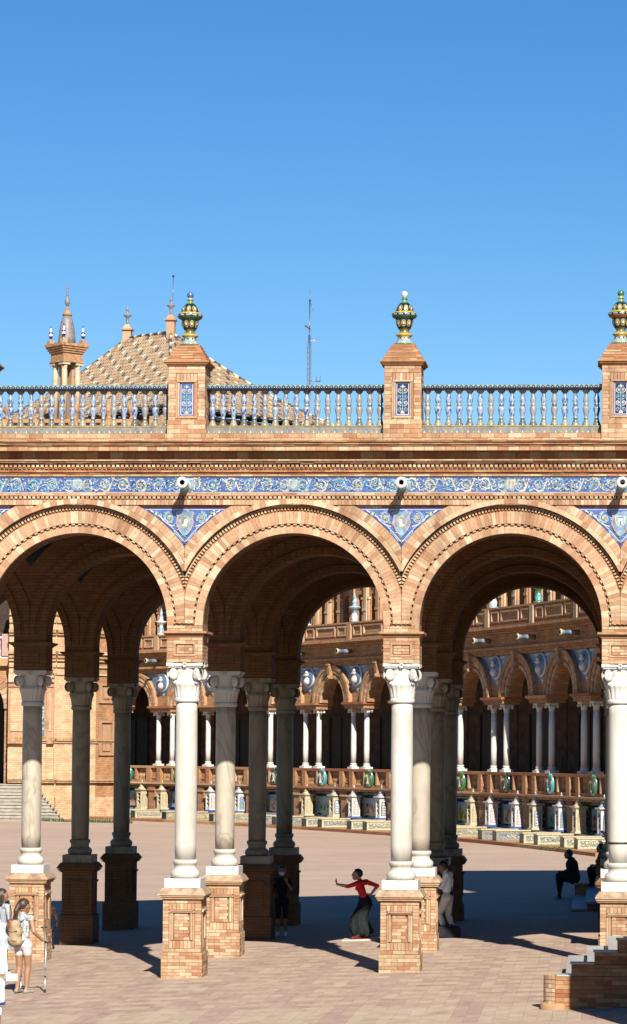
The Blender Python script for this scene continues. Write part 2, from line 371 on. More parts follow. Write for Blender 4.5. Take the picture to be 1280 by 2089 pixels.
# --- wall cores
def arcade_wall(mb,k0,k1,y0,y1,ztop,kf,kside,zb=ZC-.15,R=RIN,hp=HP,step=48):
    xs=[colx(k) for k in range(k0,k1+1)]
    for x in xs:
        mb.box(x-hp,x+hp,y0,y1,zb,ZC,kf,0)
    for xa in xs[:-1]:
        c=xa+L/2
        for i in range(step):
            a,b=PI*i/step,PI*(i+1)/step
            pa=(c+R*math.cos(a),ZC+R*math.sin(a)); pb=(c+R*math.cos(b),ZC+R*math.sin(b))
            # project to edge x=c±L/2 / top outline by vertical lines
            mb.face([(pb[0],y0,pb[1]),(pa[0],y0,pa[1]),(pa[0],y0,ztop),(pb[0],y0,ztop)],kf)
            mb.face([(pa[0],y1,pa[1]),(pb[0],y1,pb[1]),(pb[0],y1,ztop),(pa[0],y1,ztop)],kf)
            mb.face([(pa[0],y0,pa[1]),(pb[0],y0,pb[1]),(pb[0],y1,pb[1]),(pa[0],y1,pa[1])],kside)
    for x in xs:
        mb.box(x-hp,x+hp,y0,y1,ZC+.0005,ztop,kf,0)
s=MB(); arcade_wall(s,-2,3,49.70,50.34,9.6,'mortar','wall_brick',R=RIN+.004,hp=HP-.004); s.build('arch_wall',ARC)
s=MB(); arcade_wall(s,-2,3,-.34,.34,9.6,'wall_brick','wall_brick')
for k in range(-2,3):
    c=colx(k)+L/2
    for i in range(40): s.sector(c,ZC,RIN+.003,RIN+.15,PI*i/40,PI*(i+1)/40-.004,-.385,-.35+.04,'wall_brick')
    for i in range(40): s.sector(c,ZC,RIN+.24,RIN+.42,PI*i/40,PI*(i+1)/40-.004,-.375,-.33,'wall_brick',xl=2.045)
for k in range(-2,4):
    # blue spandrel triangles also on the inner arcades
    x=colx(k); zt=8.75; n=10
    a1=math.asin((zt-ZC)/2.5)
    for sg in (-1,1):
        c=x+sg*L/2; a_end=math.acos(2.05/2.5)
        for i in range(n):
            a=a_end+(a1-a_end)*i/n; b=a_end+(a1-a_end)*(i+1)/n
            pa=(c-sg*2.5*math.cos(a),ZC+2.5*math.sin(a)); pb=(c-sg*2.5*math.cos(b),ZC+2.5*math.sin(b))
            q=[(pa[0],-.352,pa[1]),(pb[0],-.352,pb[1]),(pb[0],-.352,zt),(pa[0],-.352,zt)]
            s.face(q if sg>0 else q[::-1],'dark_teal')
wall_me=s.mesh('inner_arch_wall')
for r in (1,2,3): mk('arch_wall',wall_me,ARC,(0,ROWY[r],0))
# ceiling / terrace
s=MB(); s.box(colx(-2)-.4,colx(3)+.34,49.9,66.2,9.604,9.95,'wall_brick',0); s.build('terrace_slab',ARC)
s=MB(); y=ROWY[3]+.35
s.box(colx(-2)-.4,colx(3)+.34,y,y+.35,9.5,9.99,'wall_brick',0); s.box(colx(-2)-.4,colx(3)+.34,y-.2,y+.1,9.995,10.95,'wall_brick',0); s.build('rear_parapet',ARC)

# --- front face bricks
FR=MB()      # joined brickwork of the front
VO=[0]
vous_me={}
def wedge(r0,r1,da,y0,y1,k):
    s=MB(); s.sector(0,0,r0,r1,-da/2,da/2,y0,y1,k); return s.mesh('voussoir')
NV=88; DA=PI/NV
WED=[wedge(1.89,2.115,DA-.0014,49.615,49.71,'brick_pale')]
for k in range(-2,3):
    c=colx(k)+L/2
    s=MB()
    for i in range(60): s.sector(c,ZC,RIN+.006,1.95,PI*i/60,PI*(i+1)/60,49.68,49.71,'mortar',0)
    A=s.build('arch',ARC); s=MB()
    # inner ring, toothed line, dentil ring, hood band, soldier ring -> one joined mesh per arch
    for i in range(NV//2):
        a,b=PI*i/(NV//2),PI*(i+1)/(NV//2)
        s.sector(c,ZC,RIN,1.855,a+.0008,b-.0008,49.662-random.uniform(0,.004),49.76,'brick_pale')
    nt_=96
    for i in range(nt_):
        a,b=PI*i/nt_,PI*(i+1)/nt_
        if i%2: s.sector(c,ZC,1.857,1.888,a,b,49.625,49.72,'brick',xl=2.045)
    for i in range(108):
        a,b=PI*i/108,PI*(i+1)/108; d=(b-a)
        s.sector(c,ZC,2.116,2.145,a,b-.0,49.635,49.72,'brick_red',xl=2.046)
        s.sector(c,ZC,2.148,2.205,a+.22*d,b-.22*d,49.60,49.72,'brick_pale',xl=2.046)
        s.sector(c,ZC,2.208,2.232,a,b,49.615,49.72,'brick',xl=2.046)
    for i in range(56):
        a,b=PI*i/56,PI*(i+1)/56
        s.sector(c,ZC,2.25,2.345,a+.0004,b-.0004,49.50,49.72,'brick_pale',random.uniform(.3,.8),xl=2.0475)
    for i in range(104):
        a,b=PI*i/104,PI*(i+1)/104
        s.sector(c,ZC,2.349,2.50,a+.0006,b-.0006,49.525-random.uniform(0,.006),49.72,'brick_pale',xl=2.0465,zt=8.785)
    s.build('arch_brickwork',A,kind='stuff')
    # main ring voussoirs
    for i in range(NV):
        a=PI*(i+.5)/NV
        inner=abs(math.cos(a))*2.115<2.045
        x=c+2*math.cos(a)
        if inner and -11.9<x<.75 and VO[0]<300:
            VO[0]+=1
            mk('voussoir',WED[0],A,(c,0,ZC),(0,-a,0))
        else:
            FR.sector(c,ZC,1.89,2.115,a-DA/2+.0007,a+DA/2-.0007,49.615-random.uniform(0,.006),49.71,'brick_pale',xl=2.046)
# pier fronts, impost blocks and mouldings
for k in KS:
    x=colx(k)
    P=MB()
    lay(P,courses(x-HP,x+HP,6.424,ZC+.02,.066),49.66,49.72)
    for i in range(9):                      # toothed sill under the V
        u=x-.2+.4*i/9
        if i%2==0: P.box(u,u+.03,49.61,49.7,ZC-.01,ZC+.03,'brick_red')
    for dz,ov,kk in ((0,.02,'brick'),(.034,.05,'brick_red'),(.062,.085,'terracotta')):
        P.box(x-HP-ov,x+HP+ov,49.66-ov,50.34+ov,6.322+dz,6.322+dz+(.030 if dz<.06 else .04),kk)
    P.box(x-.325,x+.325,49.69,50.31,5.835,6.321,'mortar',0)
    hole=(x-.2,x+.2,5.955,6.215)
    for rr in courses(x-.34,x+.34,5.835,6.321,.069):
        a,b,c_,d=rr; zc=(c_+d)/2
        if hole[2]<zc<hole[3]:
            if a<hole[0]: P.box(a,min(b,hole[0]),49.662-random.uniform(0,.004),49.70,c_,d,'brick')
            if b>hole[1]: P.box(max(a,hole[1]),b,49.662-random.uniform(0,.004),49.70,c_,d,'brick')
        else: P.box(a,b,49.662-random.uniform(0,.004),49.70,c_,d,'brick')
    lay(P,courses(x-.15,x+.15,6.0,6.165,.055,.15),49.672,49.70)
    for (a,b,c_,d) in ((x-.2,x+.2,6.18,6.212),(x-.2,x+.2,5.958,5.99),(x-.2,x-.168,5.99,6.18),(x+.168,x+.2,5.99,6.18)): P.box(a,b,49.645,49.7,c_,d,'brick_pale')
    for zz in [5.835+i*.0695 for i in range(7)]:
        for ya,yb in ((49.67,49.84),(49.85,50.1),(50.11,50.33)):
            P.box(x+.325,x+.341,ya,yb,zz+.004,zz+.0655,'brick'); P.box(x-.341,x-.325,ya,yb,zz+.004,zz+.0655,'brick')
    P.build('impost_block',ARC)
    for r in (1,2,3):
        if k==KS[0] and r==1: pass
# impost blocks of inner rows (one shared mesh)
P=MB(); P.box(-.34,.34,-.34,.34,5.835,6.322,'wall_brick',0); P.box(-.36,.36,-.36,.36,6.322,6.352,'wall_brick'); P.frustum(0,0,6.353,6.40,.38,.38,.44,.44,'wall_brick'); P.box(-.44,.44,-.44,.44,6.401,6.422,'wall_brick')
for (a,b,c_,d) in ((-.2,.2,6.18,6.212),(-.2,.2,5.958,5.99),(-.2,-.168,5.99,6.18),(.168,.2,5.99,6.18)): P.box(a,b,-.36,-.335,c_,d,'wall_brick')
ib=P.mesh('impost_block')
for r in (1,2,3):
    for k in KS: mk('impost_block',ib,ARC,(colx(k),ROWY[r],0))

# --- entablature
xl,xr=colx(-2)-.4,colx(3)+.34
E_=MB(); EO=.07
def band(z0,z1,y,k='terracotta',bl=None,t=None,back=49.9):
    y-=EO
    if bl:
        E_.box(xl,xr,y+.012,back,z0,z1,'mortar',0)
        x=xl
        while x<xr-.02:
            b=min(x+bl*random.uniform(.9,1.1),xr); E_.box(x+.003,b-.003,y-random.uniform(0,.006),y+.03,z0+.002,z1-.002,k); x=b
    else: E_.box(xl,xr,y,back,z0,z1,k,t)
band(8.80,8.898,49.585,'brick_pale',.07)
band(8.758,8.795,49.64,'brick_red',.24)
band(8.900,8.915,49.60,'brick_red',.24); band(8.968,8.984,49.575,'brick',.24)
def dentils(z0,z1,yb,yf,pitch,k='brick_pale',fill=.62):
    yb-=EO; yf-=EO
    E_.box(xl,xr,yb,49.9,z0,z1,'mortar',0); x=xl
    while x<xr: E_.box(x,x+pitch*fill,yf,yb+.01,z0+.003,z1-.003,k); x+=pitch
dentils(8.916,8.967,49.625,49.575,.085)
band(8.985,9.028,49.575,'brick',.24)
E_.box(xl,xr,49.62-EO,49.9,9.029,9.339,'mortar',0)
band(9.340,9.384,49.565,'brick',.24)
for i,(z0,z1,yy) in enumerate(((9.385,9.413,49.55),(9.414,9.445,49.52),(9.446,9.478,49.535))): band(z0,z1,yy,'brick_red',.24)
dentils(9.479,9.502,49.53,49.50,.085,'brick_red'); dentils(9.503,9.56,49.53,49.485,.085,'brick_pale')
band(9.561,9.585,49.47,'brick_red',.24); band(9.586,9.614,49.44,'brick',.24); band(9.615,9.644,49.41,'brick_pale',.24)
band(9.645,9.79,49.49,'brick_red',.24)
band(9.791,9.874,49.27,'brick',.2); band(9.875,9.905,49.25,'brick_red',.24); band(9.906,9.945,49.22,'terracotta'); band(9.946,9.965,49.19,'brick_red',.24); band(9.966,9.99,49.18,'brick_pale',.3)
E_.build('entablature',ARC,kind='stuff')
# parapet base
PB=MB(); PB.box(xl,xr,49.66,50.3,9.992,10.168,'mortar',0)
lay(PB,courses(xl,xr,9.992,10.168,.085,.26),49.64,49.7); lay(PB,[],0,0)
PB.build('parapet_base',ARC,kind='stuff')

# --- painted tile work (thin glazed inlay)
def spiral(cx,cz,r0,r1,a0,turns,n=18,sg=1): return [(cx+(r0+(r1-r0)*i/n)*math.cos(a0+sg*2*PI*turns*i/n),cz+(r0+(r1-r0)*i/n)*math.sin(a0+sg*2*PI*turns*i/n)) for i in range(n+1)]
def leaf(s,x,z,l,w,a,y,k):
    c,si=math.cos(a),math.sin(a); P=[(0,0),(l*.35,-w/2),(l,0),(l*.35,w/2)]
    s.face([(x+u*c-v*si,y,z+u*si+v*c) for u,v in P],k)
def shield(s,x,z,r,y,edge,fill):
    s.face([(x-r,y,z+r),(x-r,y,z-.2*r),(x-.55*r,y,z-.85*r),(x,y,z-1.15*r),(x+.55*r,y,z-.85*r),(x+r,y,z-.2*r),(x+r,y,z+r)],edge)
    q=.78; s.face([(x-r*q,y-.002,z+r*q),(x-r*q,y-.002,z-.2*r*q),(x-.55*r*q,y-.002,z-.85*r*q),(x,y-.002,z-1.15*r*q),(x+.55*r*q,y-.002,z-.85*r*q),(x+r*q,y-.002,z-.2*r*q),(x+r*q,y-.002,z+r*q)],fill)
FZ0,FZ1=9.032,9.336; FY=49.53
for k in range(-2,3):
    s=MB(); x0,x1=colx(k),colx(k+1)
    if k==-2: x0=xl
    if k==2: x1=xr
    s.box(x0+.002,x1-.002,FY,FY+.018,FZ0,FZ1,'blue',0)
    for zz,kk,w in ((FZ0+.008,'white',.01),(FZ0+.02,'violet',.008),(FZ1-.008,'white',.01)): s.ribbon([(x0+.002,zz),(x1-.002,zz)],w,FY-.003,kk)
    n=12; cw=(x1-x0)/n; zc=(FZ0+FZ1)/2
    for i in range(n):
        cx=x0+(i+.5)*cw; sg=1 if i%2 else -1
        if i==n//2: sg=-sg
        s.ribbon(spiral(cx,zc+.0*sg,.125,.03,-sg*PI/2,1.35,22,sg),[.024-.012*j/22 for j in range(23)],FY-.004,random.choice(('sky_glaze','sky_glaze','cream')))
        s.ribbon(spiral(cx,zc,.098,.02,-sg*PI/2+.5,1.2,18,sg),.010,FY-.006,random.choice(('sky_glaze','teal')))
        s.disc(cx,zc,.024,FY-.006,random.choice(('yellow','cream','orange')),7)
        s.ribbon([(cx-cw/2,zc-sg*.115),(cx-cw/4,zc-sg*.07),(cx,zc-sg*.125),(cx+cw/4,zc-sg*.12),(cx+cw/2,zc+sg*.115)],.018,FY-.005,random.choice(('sky_glaze','cream','white')))
        for q in range(60):
            u=cx+random.uniform(-cw/2,cw/2); v=zc+random.uniform(-.115,.115)
            leaf(s,u,v,random.uniform(.03,.06),random.uniform(.012,.024),random.uniform(0,6.28),FY-.0075-.0002*q,random.choice(('sky_glaze','white','sky_glaze','teal','cream','yellow','white','navy')))
    mid=(x0+x1)/2
    s.disc(mid,zc,.12,FY-.016,'pale_blue',14,1.1); shield(s,mid,zc+.012,.08,FY-.018,'cream','sky_glaze')
    if k==1:
        for i in range(5): s.ribbon([(mid-.056+.028*i,zc+.075),(mid-.056+.028*i,zc-.05)],.013,FY-.022,'orange' if i%2 else 'yellow')
    else:
        for a in range(5): leaf(s,mid,zc+.02,.05,.02,a*1.256,FY-.022,'pink')
    s.build('tiled_frieze',ARC)
# spandrel triangles
TY=49.575; ZT=8.75
def spandrel(k):
    s=MB(); x=colx(k); n=14; R0=2.505; a_end=math.acos(2.05/R0); a1=math.asin((ZT-ZC)/R0)
    def edge(sg,R,i,zt):
        ae=math.acos(2.05/R); aa=math.asin((zt-ZC)/R); a=ae+(aa-ae)*i/n
        return (x+sg*(L/2-R*math.cos(a)),ZC+R*math.sin(a))
    for sg in (-1,1):
        for i in range(n):
            pa,pb=edge(sg,R0,i,ZT),edge(sg,R0,i+1,ZT)
            q=[(pa[0],TY,pa[1]),(pb[0],TY,pb[1]),(pb[0],TY,ZT),(pa[0],TY,ZT)]
            s.face(q if sg>0 else q[::-1],'blue')
        s.ribbon([edge(sg,2.525,i,ZT-.015) for i in range(n+1)],.034,TY-.003,'violet')
        s.ribbon([edge(sg,2.552,i,ZT-.03) for i in range(n+1)],.012,TY-.004,'white')
    s.ribbon([(x-.79,ZT-.012),(x+.79,ZT-.012)],.022,TY-.005,'violet'); s.ribbon([(x-.76,ZT-.032),(x+.76,ZT-.032)],.010,TY-.005,'white')
    for sg in (-1,1):
        s.ribbon(spiral(x+sg*.30,8.56,.115,.03,PI/2,1.4,22,-sg),[.03-.014*j/22 for j in range(23)],TY-.006,'sky_glaze')
        s.ribbon(spiral(x+sg*.30,8.56,.088,.02,PI/2+.4,1.2,18,-sg),.012,TY-.007,'cream')
        s.disc(x+sg*.30,8.56,.03,TY-.008,'yellow',7)
        s.disc(x+sg*.55,8.64,.052,TY-.006,'teal',9); s.disc(x+sg*.55,8.64,.028,TY-.008,'cream',7)
        s.ribbon([(x+sg*.2,8.40),(x+sg*.3,8.43),(x+sg*.42,8.52),(x+sg*.47,8.60),(x+sg*.66,8.70)],.02,TY-.006,'white')
        s.ribbon([(x+sg*.06,8.12),(x+sg*.13,8.22),(x+sg*.2,8.28),(x+sg*.22,8.38)],.018,TY-.006,'sky_glaze')
    for q in range(150):
        z=random.uniform(8.1,8.70); lim=(2.05-math.sqrt(max(0,2.57**2-(z-ZC)**2)))-.05
        if lim<.02: continue
        u=x+random.uniform(-lim,lim)
        leaf(s,u,z,random.uniform(.03,.06),random.uniform(.014,.028),random.uniform(0,6.28),TY-.009-.0001*q,random.choice(('sky_glaze','white','sky_glaze','teal','cream','yellow','pink')))
    # cartouche with a head in profile or a tower shield
    y=TY-.03
    s.face([(x-.17,y,8.68),(x-.06,y,8.70),(x,y,8.66),(x+.06,y,8.70),(x+.17,y,8.68),(x+.15,y,8.58),(x+.18,y,8.47),(x+.12,y,8.33),(x+.06,y,8.25),(x,y,8.20),(x-.06,y,8.25),(x-.12,y,8.33),(x-.18,y,8.47),(x-.15,y,8.58)],'pale_blue')
    s.ribbon([(x-.17,8.66),(x-.135,8.58),(x-.16,8.47),(x-.11,8.34),(x-.05,8.27)],.022,y-.002,'pink'); s.ribbon([(x+.17,8.66),(x+.135,8.58),(x+.16,8.47),(x+.11,8.34),(x+.05,8.27)],.022,y-.002,'pink')
    if k!=2:
        s.disc(x,8.49,.098,y-.003,'yellow',16,1,1.15); s.disc(x,8.49,.08,y-.005,'pale_blue',16,1,1.15)
        f=-1 if k%2 else 1
        P=[(-.05,8.40),(.045,8.40),(.03,8.435),(.048,8.445),(.05,8.465),(.066,8.48),(.05,8.51),(.05,8.54),(.02,8.565),(-.035,8.56),(-.058,8.52),(-.05,8.46)]
        q=[(x+f*u,y-.007,v) for u,v in P]; s.face(q if f>0 else q[::-1],'white')
        q=[(x+f*u,y-.009,v) for u,v in [(-.05,8.44),(-.02,8.45),(-.005,8.53),(.04,8.55),(.02,8.565),(-.035,8.56),(-.058,8.52)]]; s.face(q if f>0 else q[::-1],'lead')
    else:
        shield(s,x,8.50,.10,y-.003,'cream','sky_glaze'); s.face([(x-.04,y-.008,8.44),(x+.04,y-.008,8.44),(x+.04,y-.008,8.56),(x-.04,y-.008,8.56)],'white'); s.ribbon([(x-.05,8.57),(x+.05,8.57)],.02,y-.009,'blue'); s.ribbon([(x,8.44),(x,8.5)],.02,y-.01,'blue')
    s.face([(x-.04,y-.004,8.33),(x+.04,y-.004,8.33),(x+.05,y-.004,8.24),(x-.05,y-.004,8.24)][::1],'sky_glaze')
    for a in range(5): leaf(s,x,8.14,.05,.022,-PI/2+(a-2)*.6,y,'yellow' if a%2 else 'cream')
    s.build('spandrel_tiles',ARC)
for k in KS: spandrel(k)
FR.build('brickwork',ARC,kind='stuff')

# --- spouts
def spout(k):
    x,z=colx(k)+.03,9.17; s=MB()
    EOs=.07; prof=[(.15,49.598),(.14,49.575),(.085,49.57),(.07,49.40),(.072,49.20),(.10,49.10),(.11,49.06),(.108,49.04),(.06,49.035),(.045,49.05),(.04,49.2)]
    ks=['white','sky_glaze','white','cream','blue','white','orange' if k!=1 else 'white','white','white','black']
    s.lathe(prof,'white',20,(x,-EOs,z),'y',ks,cap=True)
    for a in range(8): leaf(s,x+.10*math.cos(a*PI/4),z+.10*math.sin(a*PI/4),.05,.035,a*PI/4,49.572-EOs,'blue' if a%2 else 'yellow')
    if k==2: s.face([(x-.03,48.955,z-.01),(x+.03,48.955,z-.01),(x+.04,48.955,z+.03),(x-.04,48.955,z+.03)],'black')
    s.build('spout',ARC)
for k in KS: spout(k)

# --- columns
def cap_mesh():
    s=MB(); z=5.742; c=.345
    for za,zb,h in ((z,z+.03,.315),(z+.031,z+.088,.345)):
        pts=[]
        for q in range(4):
            a0=q*PI/2
            for t in (-1,-.9,-.5,0,.5,.9,1):
                d=h*(1-.10*(1-t*t)); X,Y=d,t*h
                pts.append((X*math.cos(a0)-Y*math.sin(a0),X*math.sin(a0)+Y*math.cos(a0)))
        n=len(pts); b=[(p[0],p[1],za) for p in pts]; t=[(p[0],p[1],zb) for p in pts]
        s.face(b[::-1],'marble_pale'); s.face(t,'marble_pale')
        for i in range(n): s.face([b[i],b[(i+1)%n],t[(i+1)%n],t[i]],'marble_pale')
    for a in range(4):        # rosettes
        ca,sa=math.cos(a*PI/2),math.sin(a*PI/2)
        for da in range(6):
            u=.035*math.cos(da*PI/3); v=.035*math.sin(da*PI/3)
            s.lathe([(.001,-.022),(.018,-.012),(.022,0),(.018,.012),(.001,.022)],'marble_pale',6,(.325*ca-u*sa,.325*sa+u*ca,z+.045+v),cap=False)
    s.lathe([(.27,z),(.275,z-.06),(.25,z-.12),(.245,z-.2),(.262,z-.26),(.285,z-.275),(.25,z-.30)],'marble_pale',28,cap=False)
    # leafy bell
    prof=[(.222,5.19),(.226,5.25),(.238,5.33),(.262,5.41),(.29,5.455),(.25,5.47)]
    s.lathe(prof,'marble_pale',64,cap=False,fn=lambda a,zz:1+.045*math.sin(a*16)*(1 if zz<5.45 else .3))
    for q in range(4):      # corner volutes
        a=PI/4+q*PI/2; d=.345
        ca,sa=math.cos(a),math.sin(a)
        for sg in (-1,1):
            cx_,cy_=d*ca-sg*.035*sa,d*sa+sg*.035*ca
            # scroll disc: axis tangential
            ring=[]
            for (r,o) in ((.001,.056),(.03,.052),(.045,.044),(.05,.047),(.08,.036),(.098,.015),(.10,0)):
                ring.append((r,o))
            b=len(s.v); n=16
            for r,o in ring:
                for i in range(n):
                    t=2*PI*i/n; u=r*math.cos(t); v=r*math.sin(t)*1.15
                    s.v.append((cx_+u*ca-sg*o*sa,cy_+u*sa+sg*o*ca,z-.125+v))
            for j in range(len(ring)-1):
                for i in range(n):
                    qd=(b+j*n+i,b+j*n+(i+1)%n,b+(j+1)*n+(i+1)%n,b+(j+1)*n+i)
                    s.f.append(qd); s.m.append(s.mi('marble_pale')); s.t.append(0); s.sm.append(True)
        s.lathe([(.001,-.05),(.03,-.03),(.04,0),(.03,.03),(.001,.05)],'marble_pale',8,(.29*ca,.29*sa,5.47),cap=False)
    s.lathe([(.205,5.085),(.228,5.095),(.237,5.115),(.237,5.15),(.228,5.175),(.215,5.19)],'marble_pale',28)
    return fixn(s.mesh('capital'))
def base_mesh():
    s=MB()
    s.lathe([(.20,2.115),(.225,2.11),(.236,2.09),(.236,2.06),(.225,2.03),(.212,2.02),(.205,1.99),(.207,1.95),(.225,1.93),(.262,1.90),(.278,1.86),(.278,1.82),(.262,1.785),(.24,1.765)],'marble',32)
    s.box(-.34,.34,-.34,.34,1.592,1.764,'marble_pale',0)
    return fixn(s.mesh('base'))
def shaft_mesh(k='marble'):
    s=MB(); s.lathe([(.198,2.11),(.203,2.4),(.207,3.2),(.207,4.2),(.203,4.9),(.198,5.09)],k,32); return fixn(s.mesh('column'))
CAPM,BASM,SHM=cap_mesh(),base_mesh(),shaft_mesh()
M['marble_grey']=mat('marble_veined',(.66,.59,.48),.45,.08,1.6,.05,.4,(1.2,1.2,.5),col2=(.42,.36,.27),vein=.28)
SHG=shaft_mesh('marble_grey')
M['marble_dim']=mat('shade_marble',(.40,.35,.26),.6,.1,1.6,.08,.3,(1.2,1.2,.4),col2=(.24,.21,.15),vein=.25)  # darker marble copy: shade of the inner rows put into the colour
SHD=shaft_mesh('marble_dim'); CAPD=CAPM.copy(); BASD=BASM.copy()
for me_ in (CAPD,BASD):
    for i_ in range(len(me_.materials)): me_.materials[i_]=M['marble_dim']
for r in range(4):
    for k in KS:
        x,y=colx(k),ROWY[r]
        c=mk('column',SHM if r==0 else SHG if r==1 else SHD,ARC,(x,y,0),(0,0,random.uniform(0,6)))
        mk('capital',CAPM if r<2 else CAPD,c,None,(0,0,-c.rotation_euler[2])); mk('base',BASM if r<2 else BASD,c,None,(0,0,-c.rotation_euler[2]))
        if r==0 and k==2:
            s=MB(); s.lathe([(.209,2.47),(.216,2.475),(.216,2.50),(.209,2.505)],'rubber',28); s.build('band_clamp',c)
# --- pedestals
def ped_rects():
    fr=[]
    hole=(-.19,.19,.56,1.17)
    for a,b,c,d in courses(-.36,.36,.392,1.366,.066):
        zc=(c+d)/2
        if .46<zc<1.31:
            if a<-.245: fr.append((a,min(b,-.25),c,d,0))
            if b>.245: fr.append((max(a,.25),b,c,d,0))
    for a,b,c,d in soldiers(-.245,.245,1.19,1.30): fr.append((a,b,c,d,0))
    for a,b,c,d in soldiers(-.245,.245,.462,.60,.075): fr.append((a,b,c,d,0))
    for a,b,c,d in courses(-.36,.36,.392,.458,.066): fr.append((a,b,c,d,0))
    for a,b,c,d in courses(-.36,.36,1.304,1.366,.062): fr.append((a,b,c,d,0))
    for a,b,c,d in courses(-.14,.14,.61,1.12,.064,.17): fr.append((a,b,c,d,1))
    return fr
def ped_core(x,y,r,bricks):
    z0=gz(x,y)-.12; s=MB()
    kb='mortar' if bricks else 'wall_brick'
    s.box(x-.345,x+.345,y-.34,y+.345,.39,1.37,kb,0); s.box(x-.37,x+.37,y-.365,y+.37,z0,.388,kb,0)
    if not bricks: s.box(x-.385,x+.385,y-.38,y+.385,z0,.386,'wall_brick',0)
    kk='brick_pale' if bricks else 'wall_brick'
    for za,zb,h in ((1.368,1.388,.372),(1.389,1.408,.412),(1.409,1.421,.388),(1.422,1.444,.432),(1.445,1.456,.405),(1.457,1.478,.452)): s.box(x-h,x+h,y-h,y+h,za,zb,('brick' if zb-za>.015 else 'mortar') if bricks else kk)
    s.frustum(x,y,1.479,1.588,.452,.452,.375,.375,'cap_brick' if bricks else 'wall_brick',.45)
    # panel mouldings
    for a,b,c,d,o in ((-.245,.245,1.135,1.16,.045),(-.22,.22,1.162,1.186,.06),(-.20,-.165,.62,1.13,.025),(.165,.20,.62,1.13,.025),(-.24,-.205,.605,1.13,.015),(.205,.24,.605,1.13,.015)):
        s.box(x+a,x+b,y-.345-o,y-.33,c,d,kk)
        s.box(x+.33,x+.345+o,y+a,y+b,c,d,kk)
    return s
pedI=MB()
for r in range(4):
    for k in KS:
        x,y=colx(k),ROWY[r]
        full=(r==0 and k in (0,1,2)) or (r==1 and k in (-1,0,1))
        s=ped_core(x,y,r,full)
        if full:
            # right hand faces (joined)
            for a,b,c,d,o in ped_rects(): s.box(x+.33,x+(.36 if not o else .348)+random.uniform(0,.005),y+a,y+b,c,d,'brick')
            z0=gz(x,y)
            for a,b,c,d in courses(-.385,.385,z0-.02,.388,.066): s.box(x+.36,x+.385+random.uniform(0,.006),y+a,y+b,c,d,'brick')
        po=s.build('pedestal',ARC)
        if full:
            rects=[(x+a,x+b,c,d) for a,b,c,d,o in ped_rects() if not o]+courses(x-.385,x+.385,gz(x,y)-.02,.388,.066)
            inner=[(x+a,x+b,c,d) for a,b,c,d,o in ped_rects() if o]
            if r==0 and k in (0,1):
                rest=brick_objs(rects,y-.36,y-.33,po)
                # lower plinth bricks sit further out
                rest+=brick_objs(inner,y-.35,y-.33,po)
            else: rest=rects+inner
            q=MB()
            for a,b,c,d in rest: q.box(a,b,y-(.36 if (b-a)>0 else .36)-random.uniform(0,.005),y-.33,c,d,'brick')
            for a,b,c,d in courses(x-.385,x+.385,gz(x,y)-.02,.388,.066): q.box(a,b,y-.385-random.uniform(0,.006),y-.365,c,d,'brick')
            q.build('brickwork',po,kind='stuff')

